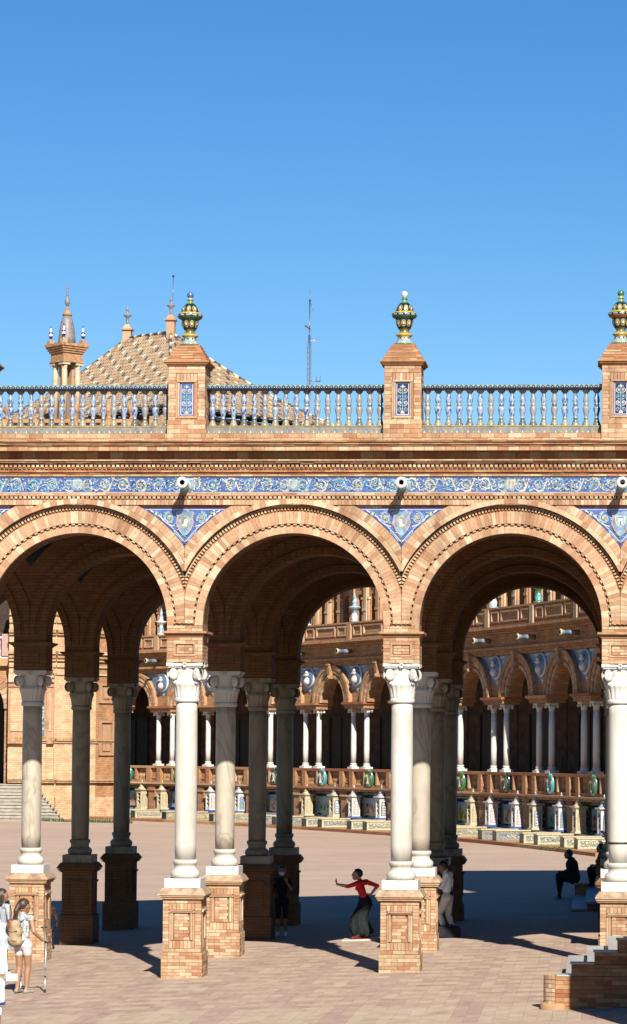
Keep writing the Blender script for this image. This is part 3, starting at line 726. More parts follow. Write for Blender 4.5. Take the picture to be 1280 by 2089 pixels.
# --- balustrade, pillars, urns
def baluster_mesh():
    s=MB(); z=10.333
    prof=[(.078,0),(.078,.03),(.07,.045),(.05,.10),(.036,.135),(.05,.145),(.036,.16),(.038,.19),(.062,.30),(.066,.345),(.05,.375),(.036,.385),(.05,.40),(.05,.415),(.036,.43),(.058,.47),(.055,.52),(.036,.60),(.034,.625),(.05,.64),(.066,.655),(.072,.675),(.072,.695)]
    s.lathe(prof,'baluster',14); return fixn(s.mesh('baluster'))
def baluster_mat():
    m=bpy.data.materials.new('baluster_glaze'); m.use_nodes=True; n=m.node_tree; N=n.nodes; b=N['Principled BSDF']; b.inputs['Roughness'].default_value=.25
    tc=N.new('ShaderNodeTexCoord'); oi=N.new('ShaderNodeObjectInfo')
    sp=N.new('ShaderNodeSeparateXYZ'); n.links.new(tc.outputs['Object'],sp.inputs[0])
    # angle/height checker of painted petals
    at=N.new('ShaderNodeMath'); at.operation='ARCTAN2'; n.links.new(sp.outputs[0],at.inputs[0]); n.links.new(sp.outputs[1],at.inputs[1])
    cb=N.new('ShaderNodeCombineXYZ'); n.links.new(at.outputs[0],cb.inputs[0])
    mz=N.new('ShaderNodeMath'); mz.operation='MULTIPLY'; mz.inputs[1].default_value=7; n.links.new(sp.outputs[2],mz.inputs[0]); n.links.new(mz.outputs[0],cb.inputs[1]); n.links.new(oi.outputs['Random'],cb.inputs[2])
    vo=N.new('ShaderNodeTexVoronoi'); vo.inputs['Scale'].default_value=1.5; n.links.new(cb.outputs[0],vo.inputs[0])
    no=N.new('ShaderNodeTexNoise'); no.inputs['Scale'].default_value=5; no.inputs['Detail'].default_value=4; no.noise_dimensions='4D'; n.links.new(tc.outputs['Object'],no.inputs['Vector'])
    w=N.new('ShaderNodeMath'); w.operation='MULTIPLY'; w.inputs[1].default_value=37; n.links.new(oi.outputs['Random'],w.inputs[0]); n.links.new(w.outputs[0],no.inputs['W'])
    cr=N.new('ShaderNodeValToRGB'); e=cr.color_ramp.elements; e[0].position=.25; e[0].color=(.02,.04,.15,1); e[1].position=.5; e[1].color=(.20,.245,.31,1)
    e2=e.new(.36); e2.color=(.08,.12,.25,1); n.links.new(vo.outputs['Distance'],cr.inputs[0])
    # weathered grey ones
    wr=N.new('ShaderNodeValToRGB'); f=wr.color_ramp.elements; f[0].position=.45; f[0].color=(0,0,0,1); f[1].position=.95; f[1].color=(.85,.85,.85,1); n.links.new(oi.outputs['Random'],wr.inputs[0])
    mx=N.new('ShaderNodeMix'); mx.data_type='RGBA'; n.links.new(wr.outputs[0],mx.inputs[0]); n.links.new(cr.outputs[0],mx.inputs[6]); mx.inputs[7].default_value=(.19,.175,.15,1)
    # bare rings
    zr=N.new('ShaderNodeValToRGB'); zr.color_ramp.interpolation='CONSTANT'; g=zr.color_ramp.elements; g[0].position=0; g[0].color=(1,1,1,1); g[1].position=.22; g[1].color=(0,0,0,1)
    for p,v in ((.53,1),(.61,0),(.90,1)): q=g.new(p); q.color=(v,v,v,1)
    dv=N.new('ShaderNodeMath'); dv.operation='DIVIDE'; dv.inputs[1].default_value=.695; n.links.new(sp.outputs[2],dv.inputs[0]); n.links.new(dv.outputs[0],zr.inputs[0])
    m2=N.new('ShaderNodeMix'); m2.data_type='RGBA'; n.links.new(zr.outputs[0],m2.inputs[0]); n.links.new(mx.outputs[2],m2.inputs[6])
    rc=N.new('ShaderNodeValToRGB'); h=rc.color_ramp.elements; h[0].position=.42; h[0].color=(.07,.08,.07,1); h[1].position=.58; h[1].color=(.20,.19,.13,1); n.links.new(no.outputs[0],rc.inputs[0]); n.links.new(rc.outputs[0],m2.inputs[7])
    n.links.new(m2.outputs[2],b.inputs['Base Color']); return m
M['baluster']=baluster_mat(); BALM=baluster_mesh()
YB=49.96
for k in range(-2,3):
    xa,xb=colx(k)+.35,colx(k+1)-.35
    s=MB()
    s.box(xa,xb,YB-.15,YB+.15,10.17,10.318,'tile_grey',0); s.box(xa,xb,YB-.165,YB+.165,10.319,10.332,'sand',0)
    nz=int((xb-xa)/.1); w=(xb-xa)/nz; yy=YB-.154
    s.ribbon([(xa,10.178),(xb,10.178)],.014,yy,'sky_glaze'); s.ribbon([(xa,10.31),(xb,10.31)],.012,yy,'yellow')
    for i in range(nz):
        u=xa+i*w
        s.face([(u+.008,yy,10.19),(u+w-.008,yy,10.19),(u+w/2,yy,10.295)],'lead' if i%3 else 'slate'); s.face([(u+.028,yy-.002,10.194),(u+w-.028,yy-.002,10.194),(u+w/2,yy-.002,10.25)],'yellow' if i%2 else 'cream')
        s.face([(u+w/2+.01,yy,10.30),(u+w,yy,10.21),(u+w*1.5-.01,yy,10.30)][::-1],'lead')
    bal=s.build('balustrade',ARC)
    s=MB()
    s.box(xa,xb,YB-.11,YB+.11,11.028,11.04,'lead',0); s.box(xa,xb,YB-.15,YB+.15,11.041,11.078,'navy',0); s.box(xa,xb,YB-.165,YB+.165,11.079,11.105,'teal',0); s.box(xa,xb,YB-.13,YB+.13,11.1055,11.118,'lead',0)
    n=int((xb-xa)/.045)
    for i in range(n):
        u=xa+(i+.25)*(xb-xa)/n; s.face([(u,YB-.153,11.060),(u+.022,YB-.153,11.060),(u+.022,YB-.153,11.076),(u,YB-.153,11.076)],'white' if i%3 else 'cream')
        s.face([(u,YB-.168,11.083),(u+.022,YB-.168,11.083),(u+.022,YB-.168,11.10),(u,YB-.168,11.10)],'cream' if i%2 else 'navy')
    s.build('handrail',bal)
    for i in range(17): mk('baluster',BALM,bal,(xa+(i+.5)*(xb-xa)/17,YB,10.333),(0,0,random.uniform(0,6)))
def urn_mesh(v):
    s=MB(); z=11.878
    prof=[(.185,0),(.18,.03),(.165,.045),(.15,.075),(.135,.09),(.12,.11),(.115,.145),(.13,.165),(.158,.185),(.158,.205),(.13,.22),(.095,.245),(.085,.285),(.10,.30),(.115,.31),(.14,.36),(.158,.43),(.163,.48),(.17,.50),(.215,.525),(.236,.545),(.238,.575),(.236,.60),(.225,.615),(.17,.64),(.155,.70),(.125,.76),(.09,.80),(.06,.825),(.05,.835),(.05,.86),(.062,.875),(.05,.89),(.04,.90),(.04,.925),(.058,.945),(.066,.975),(.058,1.01),(.03,1.035),(.005,1.04)]
    bands=[(.03,'green'),(.045,'yellow'),(.09,'sky_glaze'),(.11,'yellow'),(.145,'dark_teal'),(.165,'cream'),(.22,'yellow'),(.245,'orange'),(.285,'green'),(.31,'orange'),(.48,'dark_teal'),(.50,'dark_teal'),(.545,'green'),(.60,'dark_teal'),(.64,'yellow'),(.80,'dark_teal'),(.835,'green'),(.86,'yellow'),(.89,'green'),(.925,'yellow' if v!=1 else 'green'),(1.05,('blue','white','green')[v%3])]
    if v==2: bands[12]=(.545,'orange')
    ks=[next(c for q,c in bands if zz<=q+1e-6) for _,zz in prof[1:]]
    s.lathe(prof,'cream',28,(0,0,z),ks=ks)
    def oval(zc,r,n,h,w,ph,kk=('yellow','white')):
        for i in range(n):
            a=ph+2*PI*i/n
            for sc2,off,k2 in ((1,.004,kk[0]),(.66,.007,'dark_teal'),(.45,.010,kk[1])):
                P=[]
                for j in range(10):
                    t=2*PI*j/10; u=w*sc2*math.cos(t); vv=h*sc2*math.sin(t)
                    # radius at this height
                    zz=zc+vv; rr=np.interp(zz,[p[1] for p in prof],[p[0] for p in prof])+off
                    P.append((rr*math.cos(a+u/rr),rr*math.sin(a+u/rr),z+zz))
                s.face(P,k2)
    oval(.41,.15,9,.065,.045,.2); oval(.70,.15,9,.06,.042,.5)
    oval(.575,.238,12,.018,.045,0,('white','cream')); oval(.12,.12,9,.02,.03,0,('white','cream')); oval(.03,.18,10,.018,.04,.3,('cream','yellow'))
    return s.mesh('urn')
URN=[urn_mesh(0),urn_mesh(1),urn_mesh(2)]
for k in KS:
    x=colx(k); y=YB; s=MB(); hw=.345
    s.box(x-hw+.02,x+hw-.02,y-hw+.03,y+hw-.02,9.993,11.455,'mortar',0)
    lay(s,courses(x-.365,x+.365,9.992,10.42,.085,.26),y-.37,y-.3); lay_side(s,courses(y-.36,y+.36,9.992,10.42,.085,.26),x+.3,x+.365)
    lay_side(s,courses(y-hw,y+hw,10.42,11.455,.066),x+hw-.03,x+hw); lay_side(s,courses(y-hw,y+hw,10.42,11.455,.066),-.0+x-hw-.006,x-hw+.025)
    for za,zb,o in ((11.456,11.48,.03),(11.481,11.51,.055),(11.511,11.545,.085)): s.box(x-hw-o,x+hw+o,y-hw-o,y+hw+o,za,zb,'brick_red')
    hs=[.345,.325,.295,.262,.23,.2]; zs=[11.546+.0545*i for i in range(7)]
    for i in range(6):
        h=hs[i]+.03; nb=max(2,round(2*h/.24)); s.box(x-h+.012,x+h-.012,y-h+.012,y+h-.012,zs[i],zs[i+1],'mortar',0)
        for j in range(nb):
            a=x-h+2*h*j/nb; b=a+2*h/nb
            s.hexa([(a+.003,y-h,zs[i]+.003),(b-.003,y-h,zs[i]+.003),(b-.003,y-h+.1,zs[i]+.003),(a+.003,y-h+.1,zs[i]+.003),(a+.003,y-h+.02,zs[i+1]-.003),(b-.003,y-h+.02,zs[i+1]-.003),(b-.003,y-h+.1,zs[i+1]-.003),(a+.003,y-h+.1,zs[i+1]-.003)],'brick_red')
            s.box(x+h-.1,x+h-.004,y-h+2*h*j/nb+.003,y-h+2*h*(j+1)/nb-.003,zs[i]+.003,zs[i+1]-.003,'brick_red')
    # panel frame
    for a,b,c,d,o in ((-.19,.19,11.14,11.17,.03),(-.165,-.135,10.50,11.14,.012),(.135,.165,10.50,11.14,.012),(-.165,.165,10.455,10.495,.02),(-.2,-.17,10.45,11.135,.022),(.17,.2,10.45,11.135,.022)): s.box(x+a,x+b,y-hw-o,y-hw+.04,c,d,'brick')
    p=s.build('pillar',ARC)
    rects=[]
    for a,b,c,d in courses(x-hw,x+hw,10.42,11.31,.066,.23):
        zc=(c+d)/2
        if a<x-.205: rects.append((a,min(b,x-.208),c,d))
        if b>x+.205: rects.append((max(a,x+.208),b,c,d))
    rects+=soldiers(x-.2,x+.2,11.175,11.305,.062)+courses(x-hw,x+hw,11.312,11.455,.07,.23)
    rects+=soldiers(x-.2,x+.2,10.422,10.45,.1)
    if k in (0,1,2): rest=brick_objs(rects,y-hw,y-hw+.04,p,BRICKP)
    else: rest=rects
    q=MB(); lay(q,rest,y-hw,y-hw+.04,'brick_pale'); q.build('brickwork',p,kind='stuff')
    q=MB(); yy=y-hw+.02; q.box(x-.133,x+.133,yy,yy+.03,10.498,11.138,'violet',0); q.face([(x-.118,yy-.003,10.515),(x+.118,yy-.003,10.515),(x+.118,yy-.003,11.12),(x-.118,yy-.003,11.12)],'white'); bgk='navy' if k!=0 else 'blue'
    q.face([(x-.105,yy-.005,10.53),(x+.105,yy-.005,10.53),(x+.105,yy-.005,11.105),(x-.105,yy-.005,11.105)],bgk)
    q.ribbon([(x,10.54),(x,11.09)],.014,yy-.007,'sky_glaze')
    for j,zz in enumerate((10.62,10.74,10.86,10.98)):
        for sg in (-1,1):
            q.ribbon(spiral(x+sg*.05,zz,.045,.012,-PI/2,1.1,12,sg),.013,yy-.008,('sky_glaze','white','teal','cream')[j]); q.disc(x+sg*.05,zz,.016,yy-.010,('orange','yellow','pink','yellow')[j],6)
            for a in range(3): leaf(q,x+sg*.015,zz+.05,.05,.02,PI/2-sg*(.4+.5*a),yy-.011,('sky_glaze','white','teal')[a])
    q.face([(x-.04,yy-.012,10.54),(x+.04,yy-.012,10.54),(x+.03,yy-.012,10.59),(x-.03,yy-.012,10.59)],'cream'); leaf(q,x,11.02,.07,.05,PI/2,yy-.012,'cream' if k==0 else 'white')
    q.build('tile_panel',p)
    mk('urn',URN[k%3],p,(x,y,0),(0,0,k*.3))

# ------------------------------------------------------------------ curved gallery across the square
GC=(-130.518,77.112); GR=139.63; DA_=2.387; BW=5.817
def joint(k,n=0.):
    a=R_(21.57+DA_*k); return (GC[0]+(GR-n)*math.cos(a), GC[1]+(GR-n)*math.sin(a))
GAL=thing('gallery_building','curved brick gallery with paired white columns, tiled alcoves and an upper terrace behind the arcade','gallery',(*joint(4),-.3))
GAL.location=(0,0,0)
JS=list(range(-2,11))
def place(me,k,name,parent=GAL,x=0,y=0,z=0):
    a=R_(21.57+DA_*k-DA_/2); rot=a-PI/2; px,py=joint(k); c,s_=math.cos(rot),math.sin(rot)
    return mk(name,me,parent,(px+x*c-y*s_,py+x*s_+y*c,z),(0,0,rot))
def jplace(me,k,name,parent=GAL,x=0,y=0,z=0):
    a=R_(21.57+DA_*k); rot=a-PI/2; px,py=joint(k); c,s_=math.cos(rot),math.sin(rot)
    return mk(name,me,parent,(px+x*c-y*s_,py+x*s_+y*c,z),(0,0,rot))
# bay wall: local x from joint k (0) to joint k-1 (BW); y inward
ZS,GRI,GRO=7.0,1.45,2.25; CXB=BW/2
s=MB(); st=28
for i in range(st):
    a,b=PI*i/st,PI*(i+1)/st
    pa=(CXB+GRI*math.cos(a),ZS+GRI*math.sin(a)); pb=(CXB+GRI*math.cos(b),ZS+GRI*math.sin(b))
    s.face([(pb[0],.25,pb[1]),(pa[0],.25,pa[1]),(pa[0],.25,9.2),(pb[0],.25,9.2)],'far_brick')
    s.face([(pa[0],1.0,pa[1]),(pb[0],1.0,pb[1]),(pb[0],1.0,9.2),(pa[0],1.0,9.2)],'far_brick')
    s.face([(pa[0],.25,pa[1]),(pb[0],.25,pb[1]),(pb[0],1.0,pb[1]),(pa[0],1.0,pa[1])],'far_brick')
s.box(-.02,CXB-GRI,.25,1.0,ZS,9.2,'far_brick',0); s.box(CXB+GRI,BW+.02,.25,1.0,ZS,9.2,'far_brick',0)
s.box(-.02,BW+.02,.1,1.0,9.2,9.32,'terracotta'); s.box(-.02,BW+.02,.0,1.0,9.33,9.45,'far_brick',0); s.box(-.02,BW+.02,-.12,1.0,9.46,9.6,'terracotta')
s.box(-.02,BW+.02,.05,1.0,9.605,10.3,'far_brick',0); s.box(-.02,BW+.02,-.15,1.0,10.3,10.38,'terracotta'); s.box(-.02,BW+.02,-.30,1.0,10.39,10.49,'far_brick',0)
s.box(-.02,BW+.02,-.62,6.0,10.495,10.62,'terracotta')
bay_wall=s.mesh('arch_wall')
s=MB()
for i in range(30):
    a,b=PI*i/30,PI*(i+1)/30
    s.sector(CXB,ZS,GRI,GRI+.2,a+.004,b-.004,.10,.4,'brick'); s.sector(CXB,ZS,GRI+.21,GRI+.30,a,b,.16,.4,'brick_red'); s.sector(CXB,ZS,GRI+.31,GRI+.58,a+.004,b-.004,.06,.4,'brick',zt=9.19); s.sector(CXB,ZS,GRI+.59,GRO,a,b,.0,.4,'terracotta',zt=9.19)
archivolt=s.mesh('archivolt')
s=MB(); s.hexa([(CXB-.12,-.08,8.42),(CXB+.12,-.08,8.42),(CXB+.12,.3,8.42),(CXB-.12,.3,8.42),(CXB-.15,-.2,9.2),(CXB+.15,-.2,9.2),(CXB+.15,.3,9.2),(CXB-.15,.3,9.2)],'terracotta'); s.lathe([(.10,-.12),(.10,.12)],'terracotta',10,(CXB,-.1,8.5),'x'); s.box(CXB-.18,CXB+.18,-.24,.1,9.201,9.29,'brick'); keystone=fixn(s.mesh('keystone'))
# spandrel tiles with relief medallion (centred on a joint)
s=MB()
for sg in (-1,1):
    n=8; c=sg*CXB
    for i in range(n):
        z0=ZS+.75+(9.16-ZS-.75)*i/n; z1=ZS+.75+(9.16-ZS-.75)*(i+1)/n
        xa=CXB-math.sqrt(max(.01,GRO**2-(z0-ZS)**2)); xb=CXB-math.sqrt(max(.01,GRO**2-(z1-ZS)**2))
        q=[(0,.2,z0),(sg*xa,.2,z0),(sg*xb,.2,z1),(0,.2,z1)]; s.face(q if sg>0 else q[::-1],'slate')
    s.ribbon([(sg*.1,9.05),(sg*.5,9.06),(sg*1.0,9.08)],.09,.19,'sky_glaze')
    for q in range(8): leaf(s,sg*random.uniform(.5,.9),random.uniform(8.6,9.05),.22,.1,random.uniform(0,6),.188,random.choice(('sky_glaze','white','teal')))
for q in range(7): leaf(s,random.uniform(-.12,.12),random.uniform(7.75,8.0),.25,.1,random.uniform(0,6),.188,random.choice(('sky_glaze','white','teal')))
s.lathe([(.02,.02),(.50,.04),(.56,.10),(.62,.10),(.66,.2)],'white',22,(0,0,8.55),'y',ks=['slate','slate','white','white'])
sp_tile=s.mesh('spandrel_tiles')
s=MB()
s.lathe([(.02,-.16),(.13,-.10),(.16,.05)],'white',10,(.02,0,8.72),'y'); s.lathe([(.02,-.18),(.2,-.08),(.3,.06)],'white',10,(-.02,0,8.32),'y'); s.lathe([(.02,-.1),(.06,.0)],'white',8,(-.13,-.05,8.68),'y'); s.lathe([(.02,-.1),(.09,-.06),(.1,.02)],'white',8,(.1,-.06,8.84),'y')
bust=s.mesh('medallion')
# impost block, columns, piers at a joint
s=MB(); s.box(-1.2,1.2,-.02,1.0,6.62,6.80,'far_brick',0); s.box(-1.26,1.26,-.08,1.06,6.805,6.87,'terracotta'); s.box(-1.34,1.34,-.16,1.1,6.875,7.0,'brick_red'); imp=s.mesh('impost_block')
s=MB(); s.lathe([(.16,3.42),(.165,4.2),(.16,5.4),(.145,6.2)],'marble_pale',16); gshaft=s.mesh('column')
s=MB(); s.lathe([(.145,6.2),(.165,6.22),(.165,6.25),(.15,6.27),(.17,6.36),(.24,6.46),(.21,6.5)],'marble_pale',16,fn=lambda a,z:1+.08*math.sin(8*a)*(z>6.3)); s.box(-.26,.26,-.26,.26,6.5,6.61,'marble_pale')
for sx in (-1,1):
    for sy in (-1,1): s.lathe([(.02,-.07),(.08,-.03),(.08,.03),(.02,.07)],'marble_pale',8,(sx*.22,sy*.22,6.44),'x' if 0 else 'y')
gcap=s.mesh('capital')
s=MB(); s.lathe([(.16,3.42),(.2,3.40),(.2,3.36),(.17,3.33),(.18,3.30),(.24,3.27),(.24,3.22)],'marble_pale',16); s.box(-.27,.27,-.27,.27,3.10,3.22,'marble_pale'); gbase=s.mesh('base')
# balustrade of a bay
s=MB(); s.box(-.02,BW+.02,-.62,.7,1.80,1.93,'terracotta'); s.box(-.02,BW+.02,-.78,-.1,1.935,2.03,'brick'); s.box(-.02,BW+.02,-.42,-.02,2.035,2.2,'far_brick',0); s.box(-.02,BW+.02,-.46,.35,2.96,3.10,'brick_red')
for u in (.62,BW-.62): s.box(u-.22,u+.22,-.5,-.02,2.04,2.955,'far_brick',0)
for u0,u1 in ((0,.4),(BW-.4,BW)): s.box(u0,u1,-.30,-.02,2.21,2.955,'far_brick',0)
for u0,u1 in ((.0,.36),(BW-.36,BW)):
    s.box(u0,u1,-.36,-.28,2.28,2.36,'brick_red'); s.box(u0,u1,-.36,-.28,2.80,2.88,'brick_red')
for u in (CXB-.75,CXB+.75): s.box(u-.09,u+.09,-.45,-.05,2.21,2.955,'brick')
bal_far=s.mesh('balustrade')
s=MB()
for u in [x*.155+.96 for x in range(7)]+[BW-.96-x*.155 for x in range(7)]:
    s.lathe([(.05,2.205),(.035,2.3),(.062,2.5),(.03,2.66),(.055,2.75),(.05,2.955)],'terracotta',7,(u,-.24,0),cap=False)
gbal=s.mesh('balusters')
def oval_mesh(ring,inner,dots):
    s=MB(); b=len(s.v); n=20
    prof=[(.0,-.46),(.20,-.46),(.22,-.50),(.30,-.56),(.36,-.54),(.38,-.40),(.30,-.22)]
    for r,y in prof:
        for i in range(n):
            a=2*PI*i/n; s.v.append((r*math.cos(a),y,r*1.45*math.sin(a)))
    kk=[inner,'cream',ring,ring,ring,ring]
    for j in range(len(prof)-1):
        for i in range(n):
            s.f.append((b+j*n+i,b+j*n+(i+1)%n,b+(j+1)*n+(i+1)%n,b+(j+1)*n+i)); s.m.append(s.mi(dots if (j in(2,3) and i%4==0) else kk[j])); s.t.append(0); s.sm.append(True)
    s.face([(-.09,-.475,.18),(.09,-.475,.18),(.09,-.475,-.1),(0,-.475,-.2),(-.09,-.475,-.1)][::-1],'white' if inner!='white' else 'sky_glaze')
    return fixn(s.mesh('oval_medallion'))
OV=[oval_mesh('green','navy','yellow'),oval_mesh('green','orange','cream'),oval_mesh('dark_teal','sky_glaze','yellow'),oval_mesh('green','cream','green'),oval_mesh('teal','navy','white')]
# parapet of the terrace
s=MB(); s.box(-.02,BW+.02,-.28,.2,10.625,11.55,'far_brick',0); s.box(-.02,BW+.02,-.38,.3,11.555,11.65,'terracotta'); s.box(-.02,BW+.02,-.34,.2,10.622,10.74,'brick_red')
s.box(-.24,.24,-.42,.3,10.63,11.56,'brick'); 
for u0,u1 in ((.45,1.45),(1.75,4.05),(4.35,5.35)):
    for a,b,c,d in ((u0,u1,10.86,10.95),(u0,u1,11.36,11.45),(u0,u0+.1,10.951,11.359),(u1-.1,u1,10.951,11.359)): s.box(a,b,-.36,-.27,c,d,'brick_pale')
par=s.mesh('parapet')
def gurn(k1,k2):
    s=MB(); s.lathe([(.26,11.66),(.26,11.74),(.16,11.8),(.2,12.0),(.14,12.15),(.12,12.3),(.22,12.4),(.36,12.5),(.36,12.56),(.16,12.6),(.12,12.75),(.15,12.85),(.07,13.0),(.09,13.1),(.03,13.3),(.005,13.45)],k1,12,ks=[k2 if i in(2,3,8,11) else k1 for i in range(15)]); return s.mesh('urn')
GU=[gurn('white','sky_glaze'),gurn('green','teal'),gurn('sky_glaze','white')]
# upper storey
s=MB(); Y_=4.2
s.box(-.05,BW+.05,Y_+.45,Y_+.9,10.7,18.2,'black',0)
for i in range(4):
    u0=i*BW/4; c=u0+BW/8
    n=10
    for j in range(n):
        a,b=PI*j/n,PI*(j+1)/n; r=.36
        pa=(c+r*math.cos(a),13.4+r*math.sin(a)); pb=(c+r*math.cos(b),13.4+r*math.sin(b))
        s.face([(pb[0],Y_,pb[1]),(pa[0],Y_,pa[1]),(pa[0],Y_,15),(pb[0],Y_,15)],'far_brick'); s.face([(pa[0],Y_,pa[1]),(pb[0],Y_,pb[1]),(pb[0],Y_+.4,pb[1]),(pa[0],Y_+.4,pa[1])],'far_brick')
    s.box(u0,c-.36,Y_,Y_+.44,10.7,15,'far_brick',0); s.box(c+.36,u0+BW/4,Y_,Y_+.44,10.7,15,'far_brick',0)
    for du in (0,):
        s.box(u0-.16,u0+.16,Y_-.22,Y_-.001,10.7,14.6,'brick'); s.box(u0-.22,u0+.22,Y_-.28,Y_-.001,14.601,14.9,'brick_pale'); s.box(u0-.2,u0+.2,Y_-.26,Y_-.22,12.7,12.85,'brick_pale')
    for e in (-.48,.48): s.lathe([(.09,10.7),(.1,12),(.08,13.4)],'brick_pale',8,(c+e,Y_-.06,0)); s.box(c+e-.12,c+e+.12,Y_-.17,Y_+.05,13.401,13.55,'brick')
s.box(-.02,BW+.02,Y_-.35,Y_+.44,15.0,15.35,'terracotta'); s.box(-.02,BW+.02,Y_-.1,Y_+.44,15.36,18.2,'far_brick',0); s.box(-.02,BW+.02,Y_-.6,14,18.21,18.5,'terracotta'); s.box(-.02,BW+.02,Y_-.2,Y_+.2,18.51,19.1,'far_brick',0)
upper=s.mesh('upper_wall')
# alcove: back wall tiles, pilaster, bench arms, towers
s=MB(); s.box(-.02,BW+.02,.0,.2,-.25,1.8,'far_brick',0); s.box(-.02,BW+.02,-2.9,4.6,-.4,-.25,'terracotta'); s.box(.75,BW-.75,-.7,0,-.25,.18,'cream',0); s.box(.7,BW-.7,-.8,0,.181,.24,'step_stone'); alc=s.mesh('alcove')
s=MB(); s.box(-.36,.36,-.62,0,-.25,1.5,'far_brick',0); s.box(-.42,.42,-.70,0,1.501,1.6,'brick'); s.box(-.40,.40,-.66,0,1.601,1.795,'brick_red'); s.box(-.42,.42,-.68,0,-.25,.1,'brick_red'); s.box(.45,.72,-.25,0,.9,1.35,'dark_wood'); pil=s.mesh('pilaster')
def mural(a,b,c,e):
    s=MB(); x0,x1=.62,BW-.62; s.box(x0,x1,-.06,-.001,-.2,1.75,'navy' if a!='yellow' else 'dark_teal',0)
    yy=-.07
    for z in (.3,1.68): s.ribbon([(x0+.05,z),(x1-.05,z)],.08,yy,b)
    for u in (x0+.12,x1-.12): s.ribbon([(u,.3),(u,1.68)],.12,yy,b)
    s.face([(CXB-1.3,yy,.45),(CXB+1.3,yy,.45),(CXB+1.3,yy,1.45),(CXB-1.3,yy,1.45)],c); 
    s.face([(CXB-1.3,yy-.01,1.1),(CXB+1.3,yy-.01,1.0),(CXB+1.3,yy-.01,1.45),(CXB-1.3,yy-.01,1.45)],'sky_glaze')
    for q in range(26): leaf(s,CXB+random.uniform(-1.2,1.2),random.uniform(.5,1.0),random.uniform(.2,.42),random.uniform(.07,.16),random.uniform(1.2,1.9),yy-.02-.001*q,random.choice((e,'pink','navy','cream','green','dark_wood','orange')))
    for q in range(40): leaf(s,random.choice((x0+random.uniform(.2,.6),x1-random.uniform(.2,.6))),random.uniform(.4,1.6),.2,.08,random.uniform(0,6),yy-.01-.0005*q,random.choice(('sky_glaze','white','navy','teal',e)))
    return s.mesh('tile_mural')
MU=[mural('blue','sky_glaze','cream','orange'),mural('yellow','teal','pink','violet'),mural('blue','sky_glaze','yellow','green'),mural('yellow','lead','teal','dark_teal'),mural('blue','navy','sky_glaze','cream')]
def bench(kf,ka,kb,L_):
    s=MB(); s.box(-.26,.26,-2.75,-.65,-.25,.22,kf,0); s.box(-.30,.30,-2.8,-.6,.221,.28,'cream',0)
    x=.262                                                       # painted right-hand face
    def face(y0,y1,z0,z1,k,o=0): s.face([(x+o,y0,z0),(x+o,y1,z0),(x+o,y1,z1),(x+o,y0,z1)],k)
    face(-2.72,-.7,-.22,-.14,kb); face(-2.72,-.7,.13,.2,kb); face(-2.72,-2.62,-.14,.13,kb); face(-.8,-.7,-.14,.13,kb)
    for i in range(46):
        yc=random.uniform(-2.5,-.9); zc=random.uniform(-.1,.1); r=random.uniform(.03,.06); a=random.uniform(0,1.5)
        s.face([(x+.004+.0006*i,yc+r*math.cos(a+j*PI/2),zc+r*.8*math.sin(a+j*PI/2)) for j in range(4)],random.choice((ka,kb,'white','cream')))
    s.box(-.255,.255,-2.765,-2.751,-.2,.2,'dark_teal',0)
    return s.mesh('tile_bench')
BE=[bench('tile_grey','slate','cream',0),bench('sand','lead','tile_grey',0),bench('lead','slate','tile_grey',0),bench('tile_grey','sand','cream',0),bench('tile_grey','lead','sand',0)]
def tower(kb,kt,ki):
    s=MB(); h=.255; z0,z1=.281,1.47
    s.box(-h-.06,h+.06,-h-.06,h+.06,z0,z0+.1,'blue' if kb=='white' else kb,0)
    s.box(h-.10,h,-h,h,z0+.1,z1,kb,0); s.box(-h,-h+.1,-h,h,z0+.1,z1,kb,0); s.box(-h+.1,h-.10,h-.1,h,z0+.1,z1,kb,0)
    s.box(-h+.1,h-.10,-h+.02,h-.1,z0+.1,z0+.3,kb,0); s.box(-h+.1,h-.10,-h+.15,h-.1,z0+.3,z1-.15,'black',0); s.box(-h+.1,h-.10,-h,h-.1,z1-.15,z1,kb,0)
    for zz in (z0+.55,z0+.8): s.box(-h+.1,h-.10,-h+.02,-h+.15,zz,zz+.035,kb,0)
    s.box(-h-.05,h+.05,-h-.05,h+.05,z1+.001,z1+.05,kt,0); s.box(-h-.09,h+.09,-h-.09,h+.09,z1+.051,z1+.11,kb,0)
    s.lathe([(.30,z1+.111),(.30,z1+.15),(.22,z1+.18),(.19,z1+.25),(.22,z1+.27),(.15,z1+.32),(.12,z1+.40),(.15,z1+.42),(.09,z1+.47),(.06,z1+.55),(.08,z1+.57),(.03,z1+.64),(.005,z1+.74)],kb,12,ks=[kt if i%3==1 else kb for i in range(12)])
    # arched painted panel on the right side
    x=h+.004; P=[(x,-.17,z0+.2),(x,.17,z0+.2)]+[(x,.17*math.cos(a*PI/8),z0+.84+.17*math.sin(a*PI/8)) for a in range(9)]
    s.face(P,kt); x+=.006; P=[(x,-.115,z0+.24),(x,.115,z0+.24)]+[(x,.115*math.cos(a*PI/8),z0+.84+.115*math.sin(a*PI/8)) for a in range(9)]; s.face(P,ki)
    for i in range(4):
        for sg in (-1,1): s.face([(x+.004,sg*.06+.035*math.cos(a*PI/3),z0+.34+.15*i+.05*math.sin(a*PI/3)) for a in range(6)],kt)
    return s.mesh('shelf_tower')
TW=[tower('white','slate','cream'),tower('cream','sand','cream'),tower('white','lead','sky_glaze'),tower('cream','slate','white'),tower('sand','slate','cream'),tower('white','pink','white')]
s=MB(); s.lathe([(.13,0),(.12,-.5),(.10,-.8),(.16,-.95),(.17,-1.0),(.10,-1.02),(.06,-.9)],'white',12,(0,-.12,9.95),'y',ks=['tile_grey','slate','tile_grey','cream','cream','black']); gsp=fixn(s.mesh('spout'))
